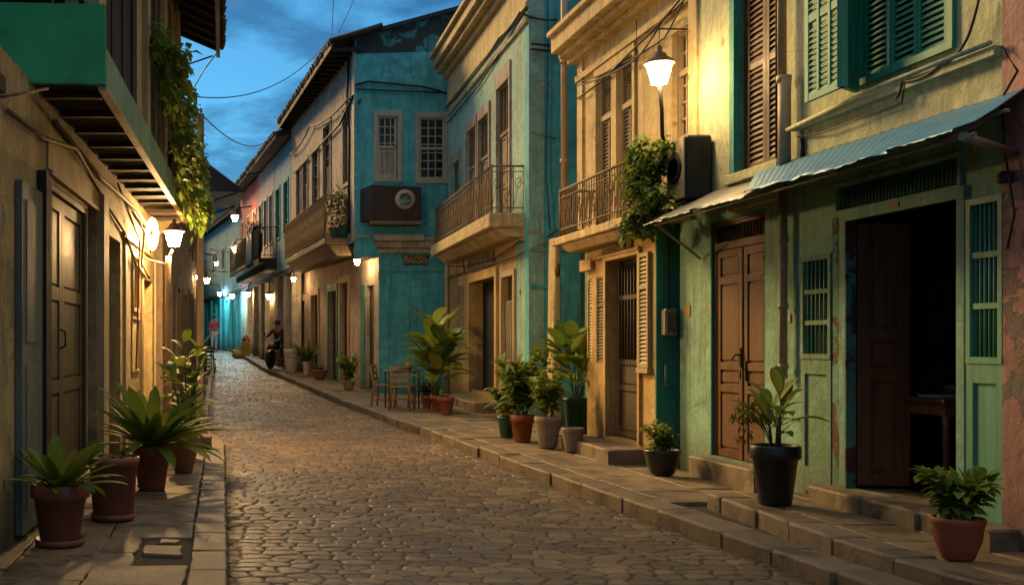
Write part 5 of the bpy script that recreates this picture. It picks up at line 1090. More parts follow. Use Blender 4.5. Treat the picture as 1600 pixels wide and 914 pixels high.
cable('left_house_wire', 'dark wire running along the brown house to the utility pole', [(-.85, 17.4, 3.6), (-.42, 18.9, 3.3), (-.75, 24.5, 3.5)], .009, sag=.12, n=8)
for (f_, px_, z_, w_, h_, m_, lb) in ((G, 1232, 1.62, .05, .07, SIGNW, 'tiny pale sticker on the green wall between door and barred panel'), (LW, 196, 2.05, .1, .07, SIGND, 'small dark plate on the lit ochre wall left of the wall lamp')):
    s_ = MB(); u0_ = f_.u(px_); s_.fb(f_, u0_, u0_ + w_, .003, .01, z_, z_ + h_); tag(s_.build('wall_plate', m_), lb, 'plate')
# ================================================================== plants
def leaf(mb, base, d, L, W, droop=.5, fold=.25, n=5, tip=.5, up=Vector((0, 0, 1))):
    """one arching blade, folded along the midrib"""
    d = Vector(d).normalized(); side = d.cross(up); side = side.normalized() if side.length > .05 else Vector((1, 0, 0))
    b0 = len(mb.v); p = Vector(base); v = d.copy()
    for i in range(n + 1):
        t = i / n; w_ = W * (math.sin(math.pi * min(1, (t * (1 - tip * .3) + .08))) ** .8 if t < .999 else .02) * .5
        nn = side.cross(v).normalized()
        mb.v += [p - side * w_ + nn * w_ * fold, p.copy(), p + side * w_ + nn * w_ * fold]
        v = (v - Vector((0, 0, 1)) * droop / n * (1 + t)).normalized(); p = p + v * (L / n)
    for i in range(n):
        a = b0 + i * 3; mb.f += [(a, a + 1, a + 4, a + 3), (a + 1, a + 2, a + 5, a + 4)]; mb.sm += [True, True]
def rdir(lo=.0, hi=1.0, r=random):
    a = r.uniform(0, 2 * math.pi); z = r.uniform(lo, hi); c = math.sqrt(max(0, 1 - z * z)); return Vector((math.cos(a) * c, math.sin(a) * c, z))
POTS = {
 'flower': [(.62, 0), (.66, .03), (.90, .76), (1.0, .77), (1.03, .80), (1.03, .97), (.98, 1.0), (.90, .99), (.86, .90)],
 'bowl': [(.55, 0), (.62, .05), (.88, .45), (.96, .80), (1.02, .86), (1.04, .96), (.98, 1.0), (.90, .98), (.86, .9)],
 'tall': [(.60, 0), (.66, .03), (.82, .4), (.95, .80), (1.0, .84), (1.04, .94), (.98, 1.0), (.90, .99), (.86, .92)],
 'straight': [(.74, 0), (.78, .02), (.92, .86), (1.0, .87), (1.03, .99), (.93, 1.0), (.88, .93)],
 'belly': [(.60, 0), (.70, .05), (.95, .45), (1.0, .72), (.97, .80), (1.02, .84), (1.03, .98), (.95, 1.0), (.88, .93)]}
def pot(label, px, py, wpx, rimpx, zgr, mat, shape='flower', cat='potted plant', saucer=False, group='potted plants along the house fronts', Y=None, wob=.012):
    Y = Y or (CH - zgr) * F / (py - PY0); X = (px - PX0) / F * Y; r = wpx / F * Y / 2; H = (py - rimpx) / F * Y
    t = thing('potted_plant' if cat == 'potted plant' else 'plant_pot', label, cat, (X, Y, zgr), group)
    r /= 1.03
    MB().lathe((X, Y, zgr + .003), [(a * r, b * H) for a, b in POTS[shape]], 26, wob=wob).build('pot', mat, t)
    MB().lathe((X, Y, zgr + H * .86), [(r * .87, 0), (r * .5, .012), (.001, .018)], 16).build('soil', SOIL, t)
    if saucer: MB().lathe((X, Y, zgr), [(.70 * r, 0), (.86 * r, .012), (.90 * r, .05), (.84 * r, .05), (.72 * r, .02)], 26).build('saucer', mat, t)
    return t, Vector((X, Y, zgr + H * .88)), r
def blades(t, c, r, n, L, W, spread=.55, droop=.9, mat=LEAF_B, seed=1, lean=(0, 0)):
    rn = random.Random(seed); mb = MB()
    for k in range(n):
        a = 2.4 * k + rn.uniform(-.3, .3); q = (k + .5) / n; up = 1.15 - q * (1.0 + spread)
        d = Vector((math.cos(a) + lean[0], math.sin(a) + lean[1], max(.12, up) * 1.5)); l_ = L * rn.uniform(.75, 1.1)
        leaf(mb, c + Vector((math.cos(a), math.sin(a), 0)) * r * .25 * rn.random(), d, l_, W * rn.uniform(.75, 1.1), droop * rn.uniform(.6, 1.3) * (.5 + q), .3, 8, .6)
    return mb.build('foliage', mat, t)
def bushy(t, c, r, h, n, L, mat=LEAF_C, seed=1, stems=9, squash=1.0, lean=(0, 0)):
    rn = random.Random(seed); mb = MB(); st = MB()
    for s_ in range(stems):
        a = 2 * math.pi * s_ / stems + rn.uniform(-.4, .4); rad = r * rn.uniform(.3, 1.0); top = c + Vector((math.cos(a) * rad * squash + lean[0] * r, math.sin(a) * rad + lean[1] * r, h * rn.uniform(.45, 1.0)))
        mid = c.lerp(top, .5) + Vector((0, 0, h * .12)); base = c + Vector((math.cos(a), math.sin(a), 0)) * r * .15; st.tube([base, mid, top], .005, 4, r1=.002)
        m = n // stems
        for k in range(m):
            q = rn.uniform(.2, 1.05); p = base.lerp(mid, q * 2) if q < .5 else mid.lerp(top, q * 2 - 1); p = p + rdir(-1, 1, rn) * rn.random() * L * .35
            d = (rdir(-.35, .9, rn) + (p - c) * .6 / max(r, .1)); leaf(mb, p, d, L * rn.uniform(.6, 1.2), L * rn.uniform(.38, .6), rn.uniform(.3, 1.2), .2, 3, .5)
    st.build('stem', STEM, t); return mb.build('foliage', mat, t)
def paddles(t, c, h, n, L, W, mat=LEAF_B, seed=1, stems=4, spread=.25, droop=.8):
    """tall stems carrying large paddle-shaped leaves"""
    rn = random.Random(seed); mb = MB(); st = MB()
    for s_ in range(stems):
        a = 2 * math.pi * s_ / stems + rn.uniform(-.5, .5); top = c + Vector((math.cos(a) * spread * rn.uniform(.3, 1), math.sin(a) * spread * rn.uniform(.3, 1), h * rn.uniform(.6, 1.0))); base = c + Vector((math.cos(a), math.sin(a), 0)) * .03
        mid = base.lerp(top, .5) + Vector((0, 0, .05)); st.tube([base, mid, top], .014, 5, r1=.006)
        for k in range(n // stems):
            q = (k + 1) / (n // stems) * .8 + .2; p = base.lerp(mid, q * 2) if q < .5 else mid.lerp(top, q * 2 - 1); an = a + 2.4 * k + rn.uniform(-.3, .3)
            d = Vector((math.cos(an), math.sin(an), rn.uniform(.5, 1.6) * (.4 + q))); pe = p + d.normalized() * L * .3; st.tube([p, pe], .004, 4)
            leaf(mb, pe, d, L * rn.uniform(.75, 1.1), W * rn.uniform(.8, 1.15), droop * rn.uniform(.5, 1.3), .22, 7, .35)
    st.build('stem', STEM, t); return mb.build('foliage', mat, t)

zl = .1
t, c, r = pot('front left dark red pot with a low rosette of long broad leaves', 94, 851, 92, 755, zl, TERRA_D, 'flower', saucer=True); blades(t, c, r, 38, .44, .09, -.05, .4, LEAF_C, 3, (.15, 0))
t, c, r = pot('wide dark red pot with sparse low leaves, second from the front left', 177, 811, 82, 713, zl, TERRA_D, 'straight', saucer=True); bushy(t, c, r * .8, .08, 40, .10, LEAF_B, 4, 7); 
t, c, r = pot('dark red pot with the large arching plant, third from the front left', 237, 765, 64, 695, zl, TERRA_D, 'flower'); blades(t, c, r, 60, .72, .13, -.05, .42, LEAF_C, 11, (.3, -.1))
t, c, r = pot('rough clay pot at the kerb with a small yellowish plant', 287, 739, 46, 682, zl, POT_OCHRE if 0 else simple('clay_rough', (.26, .11, .05), .8, spots=(.1, .06, .04)), 'bowl'); bushy(t, c, r * 1.2, .34, 110, .12, LEAF_C, 12, 9, lean=(.4, 0))
t, c, r = pot('leafy shrub in a hidden pot in front of the post lamp', 292, 700, 40, 655, zl, TERRA_D, 'bowl', Y=12.9); paddles(t, c, 1.0, 56, .27, .11, LEAF_C, 14, 6, .24, .9)
t, c, r = pot('terracotta bowl pot with a bushy light green plant beside the dark doorway', 1497, 874, 75, 808, UP, TERRA, 'bowl'); bushy(t, c, r * 1.3, .27, 480, .11, LEAF_C, 21, 18)
t, c, r = pot('big glossy black pot with paddle leaves beside the brown double door', 1211, 788, 74, 695, .135 + .1, POT_BLACK, 'flower', saucer=False); paddles(t, c, .40, 24, .30, .085, LEAF_C, 32, 3, .08, .6)
rn = random.Random(8); fl = MB(); st = MB()
for k in range(6):
    tp = c + Vector((-.16 - rn.uniform(0, .1), rn.uniform(-.05, .15), rn.uniform(.1, .36))); st.tube([c, c.lerp(tp, .5) + Vector((0, 0, .16)), tp], .004, 4)
    for j in range(16): leaf(fl, tp + rdir(-1, 1, rn) * .06, rdir(-1, .6, rn), .06, .028, .6, .2, 2)
fl.build('drooping_sprig', leafmat('leaf_rusty', (.12, .05, .015), (.14, .12, .02), (.22, .10, .04)), t); st.build('stem', STEM, t)
t, c, r = pot('low dark bowl pot with a bright small plant beside the ochre doorstep', 1035, 742, 56, 702, .145, POT_BLACK, 'bowl'); bushy(t, c, r * 1.1, .26, 320, .09, LEAF_C, 22, 14)
t, c, r = pot('small pale empty pot in front of the tall green pot', 895, 706, 35, 668, .145, POT_GREY, 'tall', cat='plant pot')
t, c, r = pot('tall green glazed pot with large paddle leaves beside the peeling pier', 901, 687, 40, 618, .145, POT_GREEN, 'straight', Y=14.55); paddles(t, c, .75, 40, .50, .21, LEAF_C, 23, 4, .24, .6)
t, c, r = pot('grey concrete pot with small glossy leaves left of the pale empty pot', 856, 700, 41, 651, .145, POT_GREY, 'tall'); bushy(t, c, r * 1.5, .62, 520, .12, LEAF_C, 24, 14)
t, c, r = pot('orange terracotta pot with mixed foliage left of the grey concrete pot', 816, 690, 38, 648, .145, TERRA, 'flower'); bushy(t, c, r * 2.2, .85, 700, .15, LEAF_C, 25, 16); 
rn = random.Random(4); mb = MB()
for k in range(9): leaf(mb, c + rdir(0, 1, rn) * .12 + Vector((0, 0, .15)), rdir(.3, .9, rn) + Vector((-.3, 0, .2)), .42, .17, .8, .2, 6, .3)
mb.build('broad_leaves', LEAF_B, t)
t, c, r = pot('dark green pot partly hidden behind the orange terracotta pot', 792, 684, 30, 650, .145, POT_GREEN, 'tall'); bushy(t, c, r * 2.0, .5, 380, .12, LEAF_C, 26, 12)
t, c, r = pot('reddish pot in front of the ochre wall beside the tall banana plant', 697, 647, 27, 620, .145, TERRA, 'flower'); bushy(t, c, r * 1.2, .1, 30, .12, LEAF_B, 27, 5)
t, c, r = pot('tall banana-like plant in a dark pot next to the cafe table', 683, 643, 22, 618, .145, TERRA_D, 'flower'); paddles(t, c, 1.25, 84, .62, .22, LEAF_C, 28, 7, .34, .8)
t, c, r = pot('small low dark pot between the cafe chairs and the banana plant', 667, 640, 18, 618, .145, TERRA_D, 'flower'); bushy(t, c, .16, .3, 90, .13, LEAF_B, 29, 7)
t, c, r = pot('pale yellow pot with a dark bushy plant by the corner house door', 545, 609, 21, 595, .14 + gz(27.4), POT_OCHRE, 'tall', Y=27.6); bushy(t, c, .28, .65, 300, .15, LEAF_C, 30, 12)
t, c, r = pot('low brown pot with short grass-like leaves by the pinkish wall', 500, 589, 24, 574, .14 + gz(32), TERRA_D, 'bowl', Y=31.5); bushy(t, c, .2, .16, 60, .12, LEAF_A, 31, 8)
t, c, r = pot('white pot with a spreading leafy plant along the pinkish wall', 479, 584, 13, 562, .14 + gz(34), POT_WHITE, 'tall', Y=33.8); blades(t, c, .12, 44, .78, .13, -.25, .35, LEAF_A, 33)
t, c, r = pot('large pale urn at the kerb behind the motorcycle', 455, 583, 24, 546, .14 + gz(35), POT_WHITE, 'bowl', cat='plant pot', Y=35.3)

# vine trailing over the green balcony
t = thing('trailing_vine', 'yellow-green vine spilling over the green balcony front', 'vine', (-.6, 14, 3.6)); rn = random.Random(77); mb = MB(); st = MB()
for s_ in range(95):
    q = rn.random() ** .8; y = 11.0 + 6.0 * q; x = -.84 + .30 * (y - 8) / 8.85 + .03; top = interp(y, [(11, 4.75), (12.5, 5.0), (14, 4.6), (15.5, 4.3), (17.2, 3.9)]) - rn.uniform(0, .5); bot = interp(y, [(11, 4.2), (13, 3.65), (15, 3.25), (17.2, 3.2)]) + rn.uniform(-.15, .35)
    x2 = x + rn.uniform(.0, .26); pts = [(x - .05, y, top), (x2, y + rn.uniform(-.1, .1), (top + bot) / 2 + .1), (x2 + rn.uniform(-.03, .05), y + rn.uniform(-.15, .15), bot)]; st.tube(pts, .005, 3)
    for k in range(34):
        z_ = rn.random(); p = Vector(pts[0]).lerp(Vector(pts[1]), z_ * 2) if z_ < .5 else Vector(pts[1]).lerp(Vector(pts[2]), z_ * 2 - 1)
        p += Vector((rn.uniform(-.06, .09), rn.uniform(-.12, .12), rn.uniform(-.05, .05))); leaf(mb, p, Vector((rn.uniform(-.2, 1), rn.uniform(-.9, .5), rn.uniform(-.8, .4))), rn.uniform(.08, .17), rn.uniform(.05, .10), .7, .25, 2, .3)
st.build('stem', STEM, t); mb.build('foliage', LEAF_C, t)
# flowering vine on the ochre balcony
t = thing('flowering_vine', 'bushy vine with cream blossoms hanging from the ochre balcony beside the air conditioner', 'vine', (4.3, 11.2, 2.8)); mb = MB(); st = MB(); fl = MB()
for s_ in range(90):
    a = rn.uniform(0, 6.28); b = rn.random(); p0 = Vector((4.40, 11.25, 3.15)); p1 = Vector((4.30 + rn.uniform(-.16, .16), 11.18 + rn.gauss(0, .16), 2.55 + rn.random() * .95)); p1.x -= .10 * (3.4 - p1.z) * rn.random(); st.tube([p0.lerp(p1, .2), p0.lerp(p1, .6) + Vector((0, 0, .08)), p1], .004, 3)
    for k in range(18): p = p1 + rdir(-1, 1, rn) * rn.random() * .10; leaf(mb, p, rdir(-.8, .6, rn) + Vector((-.4, -.3, 0)), rn.uniform(.07, .13), rn.uniform(.045, .075), .6, .25, 2, .3)
    if s_ % 3 == 0:
        p = p1 + Vector((-.07, -.07, 0))
        for k in range(5): leaf(fl, p, rdir(-.2, 1, rn) + Vector((-.4, -.4, 0)), .035, .03, .2, .1, 2, .1)
st.build('stem', STEM, t); mb.build('foliage', LEAF_A, t); fl.build('blossom', simple('petal_cream', (.55, .38, .15), .6), t)
t = thing('balcony_plants', 'dark leafy plants standing on the corner house balcony', 'plants', (2.9, 27.6, 4.05)); mb = MB()
for k in range(320): c0 = Vector((rn.choice([2.72, 2.9, 3.1, 2.95]), rn.uniform(27.2, 27.9), 4.2 + rn.random() ** .8 * 1.0)); leaf(mb, c0 + rdir(-1, 1, rn) * .14, rdir(-.4, .8, rn), rn.uniform(.1, .2), .07, .6, .2, 2, .3)
mb.build('foliage', LEAF_A, t); mb = MB(); mb.lathe((2.8, 27.6, 4.05), [(.1, 0), (.14, .25), (.12, .25)], 12); mb.lathe((3.0, 27.5, 4.05), [(.1, 0), (.14, .3), (.12, .3)], 12); mb.build('tub', WD_TEAL, t)

# stone block, litter
t = MB(); stone(t, [(-.36, 14.0), (-.14, 14.0), (-.13, 14.35), (-.37, 14.35)], .27, .08, .02, .008); tag(t.build('stone_block', KERB), 'rough stone block on the left pavement near the kerb', 'stone')
lit = MB(); rn = random.Random(9)
for k in range(90):
    if k % 2: x, y = rn.uniform(-1.1, .0), rn.uniform(6.8, 15); z = .108
    else: y = rn.uniform(6.6, 20); x = kr(y) + rn.uniform(.1, 1.2); z = .25 if (y < 9 and x > 3.95) else .148
    leaf(lit, (x, y, z), (rn.uniform(-1, 1), rn.uniform(-1, 1), .1), rn.uniform(.03, .07), rn.uniform(.012, .03), .05, .2, 2, .3)
for k in range(110):
    y = rn.uniform(6.6, 25); x = kr(y) - abs(rn.gauss(0, .10)) - .02 if k % 3 else kl(y) + abs(rn.gauss(0, .12)) + .02; leaf(lit, (x, y, gz(y) + .03), (rn.uniform(-1, 1), rn.uniform(-1, 1), .15), rn.uniform(.03, .06), rn.uniform(.012, .03), .05, .2, 2, .3)
tag(lit.build('leaf_litter', simple('dry_leaf', (.22, .15, .07), .8)), 'scattered dry leaves and scraps along both pavements', 'litter', kind='stuff')

wd = MB(); rn = random.Random(19)
for k in range(95):
    m_ = k % 4
    if m_ == 0: y = rn.uniform(7, 26); x = kr(y) - .02; z = gz(y)
    elif m_ == 1: y = rn.uniform(6.8, 15); x = kl(y) + .02; z = .0
    elif m_ == 2: y = rn.uniform(7.2, 11.4); x = 4.71; z = UP if y < 9 else .14
    else: y = rn.uniform(7.2, 14); x = -1.38 + .038 * (y - 7); z = .1
    for j in range(rn.randint(4, 10)): leaf(wd, (x + rn.uniform(-.03, .03), y + rn.uniform(-.04, .04), z), rdir(.2, 1, rn), rn.uniform(.03, .09), rn.uniform(.006, .014), .6, .2, 3, .6)
tag(wd.build('weeds', LEAF_C), 'small tufts of weeds growing along the kerbs and wall feet', 'weeds', kind='stuff')
# ================================================================== furniture, bin, motorcycle, people
def chair(label, loc, rz, mat, dark=False):
    t = thing('chair', label, 'chair', (0, 0, 0), 'street chairs'); 
    for sx in (-1, 1):
        MB().tube([(sx * .19, -.19, 0), (sx * .17, -.17, .44)], .017, 6).build('leg', mat, t); MB().tube([(sx * .20, .22, 0), (sx * .17, .18, .44), (sx * .17, .24, .86)], .018, 6).build('leg', mat, t)
    s = MB(); s.box(-.21, .21, -.21, .19, .44, .47); s.build('seat', mat, t, bevel=.01)
    s = MB()
    for z in (.58, .70, .82): s.box(-.16, .16, .195 + (z - .44) * .12, .215 + (z - .44) * .12, z - .03, z + .03)
    s.build('backrest', mat, t); s = MB(); s.tube([(-.185, -.18, .2), (.185, -.18, .2)], .01, 5); s.tube([(-.19, -.18, .14), (-.19, .2, .16)], .01, 5); s.tube([(.19, -.18, .14), (.19, .2, .16)], .01, 5); s.tube([(-.185, .2, .24), (.185, .2, .24)], .01, 5); s.build('stretcher', mat, t)
    t.location = loc; t.rotation_euler = (0, 0, rz); return t
zc = .143
chair('wooden chair seen from behind in front of the cafe table', ((628 - PX0) / F * 21.3, 21.3, zc), R(160), WD_CHAIR)
chair('wooden folding chair leaning at the left of the cafe table', ((601 - PX0) / F * 22.3, 22.3, zc), R(65), WD_CHAIR)
chair('pale backed chair at the right of the cafe table beside the banana plant', ((657 - PX0) / F * 21.9, 21.9, zc), R(-80), WD_BLUE)
t = thing('cafe_table', 'small dark square cafe table on the pavement between wooden chairs', 'table', ((628 - PX0) / F * 22, 22, zc)); X = t.location.x
s = MB(); s.box(X - .33, X + .33, 21.7, 22.3, zc + .72, zc + .75); s.build('table_top', WD_DARK, t, bevel=.008); 
for sx in (-1, 1):
    for sy in (-1, 1): s = MB(); s.tube([(X + sx * .29, 22 + sy * .26, zc), (X + sx * .29, 22 + sy * .26, zc + .72)], .018, 6); s.build('leg', WD_DARK, t)
s = MB(); s.lathe((X + .12, 21.85, zc + .75), [(.04, 0), (.06, .05), (.07, .10), (.05, .14), (.001, .15)], 12); tag(s.build('clay_jar', TERRA), 'small orange clay jar standing on the cafe table', 'jar')
zc = gz(36.5) + .08
chair('dark chair at the far left kerb, nearer of the two', (-.52, 35.5, zc), R(200), IRON_D); chair('dark chair at the far left kerb, farther of the two', (-.48, 37.2, zc), R(20), IRON_D)
t = thing('bistro_table', 'small round dark table between the two far left chairs', 'table', (-.55, 36.4, zc)); MB().lathe((-.55, 36.4, zc + .7), [(.28, 0), (.29, .03), (.001, .03)], 16).build('table_top', WD_OLIVE, t); MB().lathe((-.55, 36.4, zc), [(.16, 0), (.05, .05), (.025, .1), (.025, .7)], 10).build('leg', IRON_D, t)
t = thing('side_table', 'brown wooden side table inside the dark doorway', 'table', (5.2, 7.7, .38)); X, Y = 5.28, 8.1
s = MB(); s.box(X - .2, X + .45, Y - .3, Y + .3, 1.02, 1.05); s.build('table_top', WD_BROWN, t); s = MB(); s.box(X - .17, X + .42, Y - .27, Y + .27, .93, 1.018); s.build('apron', WD_DEEP, t)
for sx in (X - .15, X + .40):
    for sy in (-.25, .25): MB().lathe((sx, Y + sy, .36), [(.018, 0), (.028, .1), (.02, .3), (.03, .42), (.022, .45), (.03, .57)], 8).build('leg', WD_BROWN, t)
t.location = (X, Y, .36)
for ch in children(t): ch.data.transform(Matrix.Translation(Vector((5.2, 7.7, .38)) - Vector((X, Y, .36))))
s = MB(); s.box(X - .12, X + .2, Y - .15, Y + .12, 1.052, 1.066); tag(s.build('paper_sheets', CLOTH_W), 'pale papers lying on the brown side table in the doorway', 'paper')
s = MB(); s.lathe((X + .12, Y + .05, 1.066), [(.05, 0), (.08, .04), (.085, .07), (.07, .07)], 14); tag(s.build('bowl', TERRA_D), 'brown bowl standing on the side table in the doorway', 'bowl')
s = MB(); p = G.P(gu(1476), -1.6, 0); s.quad((5.9, 8.6, 1.78), (6.02, 8.62, 1.80), (6.0, 8.61, 1.62), (5.93, 8.6, 1.70)); s.quad((5.9, 8.605, 1.78), (5.93, 8.605, 1.70), (6.0, 8.615, 1.62), (6.02, 8.625, 1.80)); s = s.build('paper_scrap', SIGNW); tag(s, 'pale torn paper hanging in the darkness of the doorway', 'paper')
# yellow bin with flowers
X, Y, z = .98, 46.6, gz(46.6) + .0
t = thing('yellow_bin', 'yellow tub with orange flowers on top at the far right kerb', 'bin', (X, Y, z)); s = MB(); s.hexa([(X - .16, Y - .16, z), (X + .16, Y - .16, z), (X + .16, Y + .16, z), (X - .16, Y + .16, z), (X - .2, Y - .2, z + .68), (X + .2, Y - .2, z + .68), (X + .2, Y + .2, z + .68), (X - .2, Y + .2, z + .68)]); s.build('tub', YELLOW, t, bevel=.02)
s = MB(); s2 = MB()
for k in range(60): leaf(s, Vector((X, Y, z + .72)) + rdir(0, 1, rn) * .2, rdir(0, 1, rn), .1, .08, .3, .1, 2); leaf(s2, Vector((X, Y, z + .68)) + rdir(0, 1, rn) * .15, rdir(0, 1, rn), .14, .06, .3, .1, 2)
s.build('blossom', PETAL, t); s2.build('foliage', LEAF_A, t)
t = thing('plastic_bag', 'crumpled pale sack on the ground left of the yellow tub', 'bag', (X - .35, Y - .1, z)); s = MB(); s.lathe((X - .35, Y - .1, z), [(.12, 0), (.2, .08), (.22, .2), (.12, .34), (.04, .4), (.08, .46)], 12, wob=.1); s.build('sack', simple('sack_pale', (.3, .28, .15), .7), t); s = MB(); s.lathe((X - .35, Y - .1, z + .38), [(.05, 0), (.05, .03)], 8); s.build('tie', IRON, t)
t = thing('dark_crate', 'dark crate standing right of the yellow tub', 'crate', (X + .45, Y + .1, z)); s = MB(); s.box(X + .28, X + .6, Y - .1, Y + .3, z, z + .6)
for k in range(4): s.box(X + .27, X + .61, Y - .12, Y - .10, z + .03 + .15 * k, z + .14 + .15 * k)
s.build('box', WD_SOOT, t); s = MB(); s.box(X + .27, X + .61, Y - .12, Y + .31, z + .602, z + .63); s.build('lid', WD_DARK, t)

# people
def person(label, loc, rz, joints, edges, mats, extra=None):
    """joints: name -> (x, y, z, radius); one continuous skin, clothes as children"""
    def skin(name, names, eds, mat, parent, root, scale=1):
        names = list(names); me = bpy.data.meshes.new(name); me.from_pydata([joints[n][:3] for n in names], [(names.index(a), names.index(b)) for a, b in eds], []); me.materials.append(mat)
        o = bpy.data.objects.new(name, me); col.objects.link(o); m = o.modifiers.new('skin', 'SKIN'); m.use_smooth_shade = True
        for i, n in enumerate(names): rr_ = joints[n][3] * scale; me.skin_vertices[0].data[i].radius = (rr_, rr_)
        me.skin_vertices[0].data[names.index(root)].use_root = True; s = o.modifiers.new('smooth', 'SUBSURF'); s.levels = 1; s.render_levels = 1
        if parent: o.parent = parent
        return o
    allE = edges
    b = skin('person', joints.keys(), allE, mats['skin'], None, 'pelvis'); b.location = loc; b.rotation_euler = (0, 0, rz); tag(b, label, 'person')
    for nm, (sub, root, mat, sc) in mats['clothes'].items():
        eds = [(a, c) for a, c in allE if a in sub and c in sub]; skin(nm, sub, eds, mat, b, root, sc)
    hx, hy, hz, hr = joints['head']
    h = MB().lathe((hx, hy + .012, hz + .035), [(.001, .115), (.06, .105), (.10, .06), (.108, 0), (.10, -.05), (.06, -.07)], 14, Matrix.Rotation(R(-12), 3, 'X')); ho = h.build('hair', HAIR, None); ho.parent = b
    n = MB(); n.hexa([(hx - .014, hy - .108, hz - .03), (hx + .014, hy - .108, hz - .03), (hx + .01, hy - .09, hz - .03), (hx - .01, hy - .09, hz - .03), (hx - .006, hy - .10, hz + .02), (hx + .006, hy - .10, hz + .02), (hx + .006, hy - .09, hz + .02), (hx - .006, hy - .09, hz + .02)])
    for sx in (-1, 1): n.lathe((hx + sx * .105, hy, hz - .01), [(.001, -.03), (.02, 0), (.001, .03)], 6)
    no = n.build('nose_and_ears', SKIN, None); no.parent = b
    ey = MB(); [ey.lathe((hx + sx * .035, hy - .098, hz + .012), [(.001, -.009), (.011, 0), (.001, .009)], 6) for sx in (-1, 1)]; ey.box(hx - .025, hx + .025, hy - .101, hy - .094, hz - .055, hz - .047); eo = ey.build('eyes_and_mouth', HAIR, None); eo.parent = b
    return b
def hand(J, E, w_, d, tag_):
    """palm plus five fingers, slightly curled"""
    x, y, z, _ = J[w_]; d = Vector(d).normalized(); s = d.cross(Vector((0, 0, 1))); s = s.normalized() if s.length > .1 else Vector((1, 0, 0)); n = s.cross(d)
    p = Vector((x, y, z)) + d * .07; J[tag_ + 'p'] = (*p, .032); E.append((w_, tag_ + 'p'))
    for k, (o, L) in enumerate(((-.03, .06), (-.01, .075), (.01, .07), (.03, .055))):
        a = p + d * .035 + s * o; b = a + d * L * .5 - n * .01; c = b + d * L * .4 - n * .03
        for nm, q in (('a', a), ('b', b), ('c', c)): J[f'{tag_}{k}{nm}'] = (*q, .009)
        E += [(tag_ + 'p', f'{tag_}{k}a'), (f'{tag_}{k}a', f'{tag_}{k}b'), (f'{tag_}{k}b', f'{tag_}{k}c')]
    a = p - s * .045 - d * .01; b = a - s * .015 + d * .035; J[tag_ + 'ta'] = (*a, .011); J[tag_ + 'tb'] = (*b, .009); E += [(tag_ + 'p', tag_ + 'ta'), (tag_ + 'ta', tag_ + 'tb')]
# standing figure in red at the end of the street, facing -Y
J = {'pelvis': (0, 0, .92, .13), 'waist': (0, 0, 1.06, .12), 'chest': (0, 0, 1.27, .15), 'neck': (0, 0, 1.45, .055), 'head': (0, -.01, 1.60, .10), 'headt': (0, -.005, 1.67, .085),
     'shl': (-.17, 0, 1.38, .065), 'ell': (-.23, .02, 1.10, .045), 'wrl': (-.22, -.06, .86, .03), 'shr': (.17, 0, 1.38, .065), 'elr': (.24, .02, 1.11, .045), 'wrr': (.22, -.06, .87, .03),
     'hil': (-.09, 0, .84, .10), 'knl': (-.10, -.02, .48, .065), 'anl': (-.10, 0, .09, .04), 'tol': (-.11, -.13, .035, .033), 'hir': (.09, 0, .84, .10), 'knr': (.10, .03, .48, .065), 'anr': (.11, .06, .09, .04), 'tor': (.12, -.07, .035, .033)}
E = [('pelvis', 'waist'), ('waist', 'chest'), ('chest', 'neck'), ('neck', 'head'), ('head', 'headt'), ('chest', 'shl'), ('shl', 'ell'), ('ell', 'wrl'), ('chest', 'shr'), ('shr', 'elr'), ('elr', 'wrr'), ('pelvis', 'hil'), ('hil', 'knl'), ('knl', 'anl'), ('anl', 'tol'), ('pelvis', 'hir'), ('hir', 'knr'), ('knr', 'anr'), ('anr', 'tor')]
hand(J, E, 'wrl', (0, -.2, -1), 'fl'); hand(J, E, 'wrr', (0, -.2, -1), 'fr')
person('person in a red top standing at the far end of the street', (-.42, 53.5, gz(53.5) + .05), R(15), J, E, {'skin': SKIN, 'clothes': {'shirt': (['waist', 'pelvis', 'chest', 'shl', 'ell', 'shr', 'elr'], 'chest', CLOTH_R, 1.14), 'trousers': (['pelvis', 'hil', 'knl', 'anl', 'hir', 'knr', 'anr'], 'pelvis', CLOTH_W, 1.2)}})
# rider sitting on the motorcycle, local frame: bike points to -X, rider faces -X; built facing -Y then turned
J = {'pelvis': (0, .10, .88, .13), 'waist': (0, .06, 1.02, .125), 'chest': (0, -.02, 1.22, .15), 'neck': (0, -.05, 1.39, .055), 'head': (0, -.07, 1.53, .10), 'headt': (0, -.065, 1.60, .085),
     'shl': (-.18, -.02, 1.32, .065), 'ell': (-.27, -.20, 1.13, .045), 'wrl': (-.28, -.42, 1.06, .03), 'shr': (.18, -.02, 1.32, .065), 'elr': (.27, -.20, 1.13, .045), 'wrr': (.28, -.42, 1.06, .03),
     'hil': (-.11, .06, .84, .105), 'knl': (-.24, -.30, .72, .07), 'anl': (-.28, -.12, .15, .045), 'tol': (-.29, -.26, .06, .035), 'hir': (.11, .06, .84, .105), 'knr': (.24, -.30, .72, .07), 'anr': (.26, -.10, .36, .045), 'tor': (.26, -.24, .31, .035)}
E = [('pelvis', 'waist'), ('waist', 'chest'), ('chest', 'neck'), ('neck', 'head'), ('head', 'headt'), ('chest', 'shl'), ('shl', 'ell'), ('ell', 'wrl'), ('chest', 'shr'), ('shr', 'elr'), ('elr', 'wrr'), ('pelvis', 'hil'), ('hil', 'knl'), ('knl', 'anl'), ('anl', 'tol'), ('pelvis', 'hir'), ('hir', 'knr'), ('knr', 'anr'), ('anr', 'tor')]
hand(J, E, 'wrl', (0, -1, -.25), 'fl'); hand(J, E, 'wrr', (0, -1, -.25), 'fr')
MX_, MYY, MZ = 1.92, 38.3, gz(38.3) + .14; MR = R(-28)
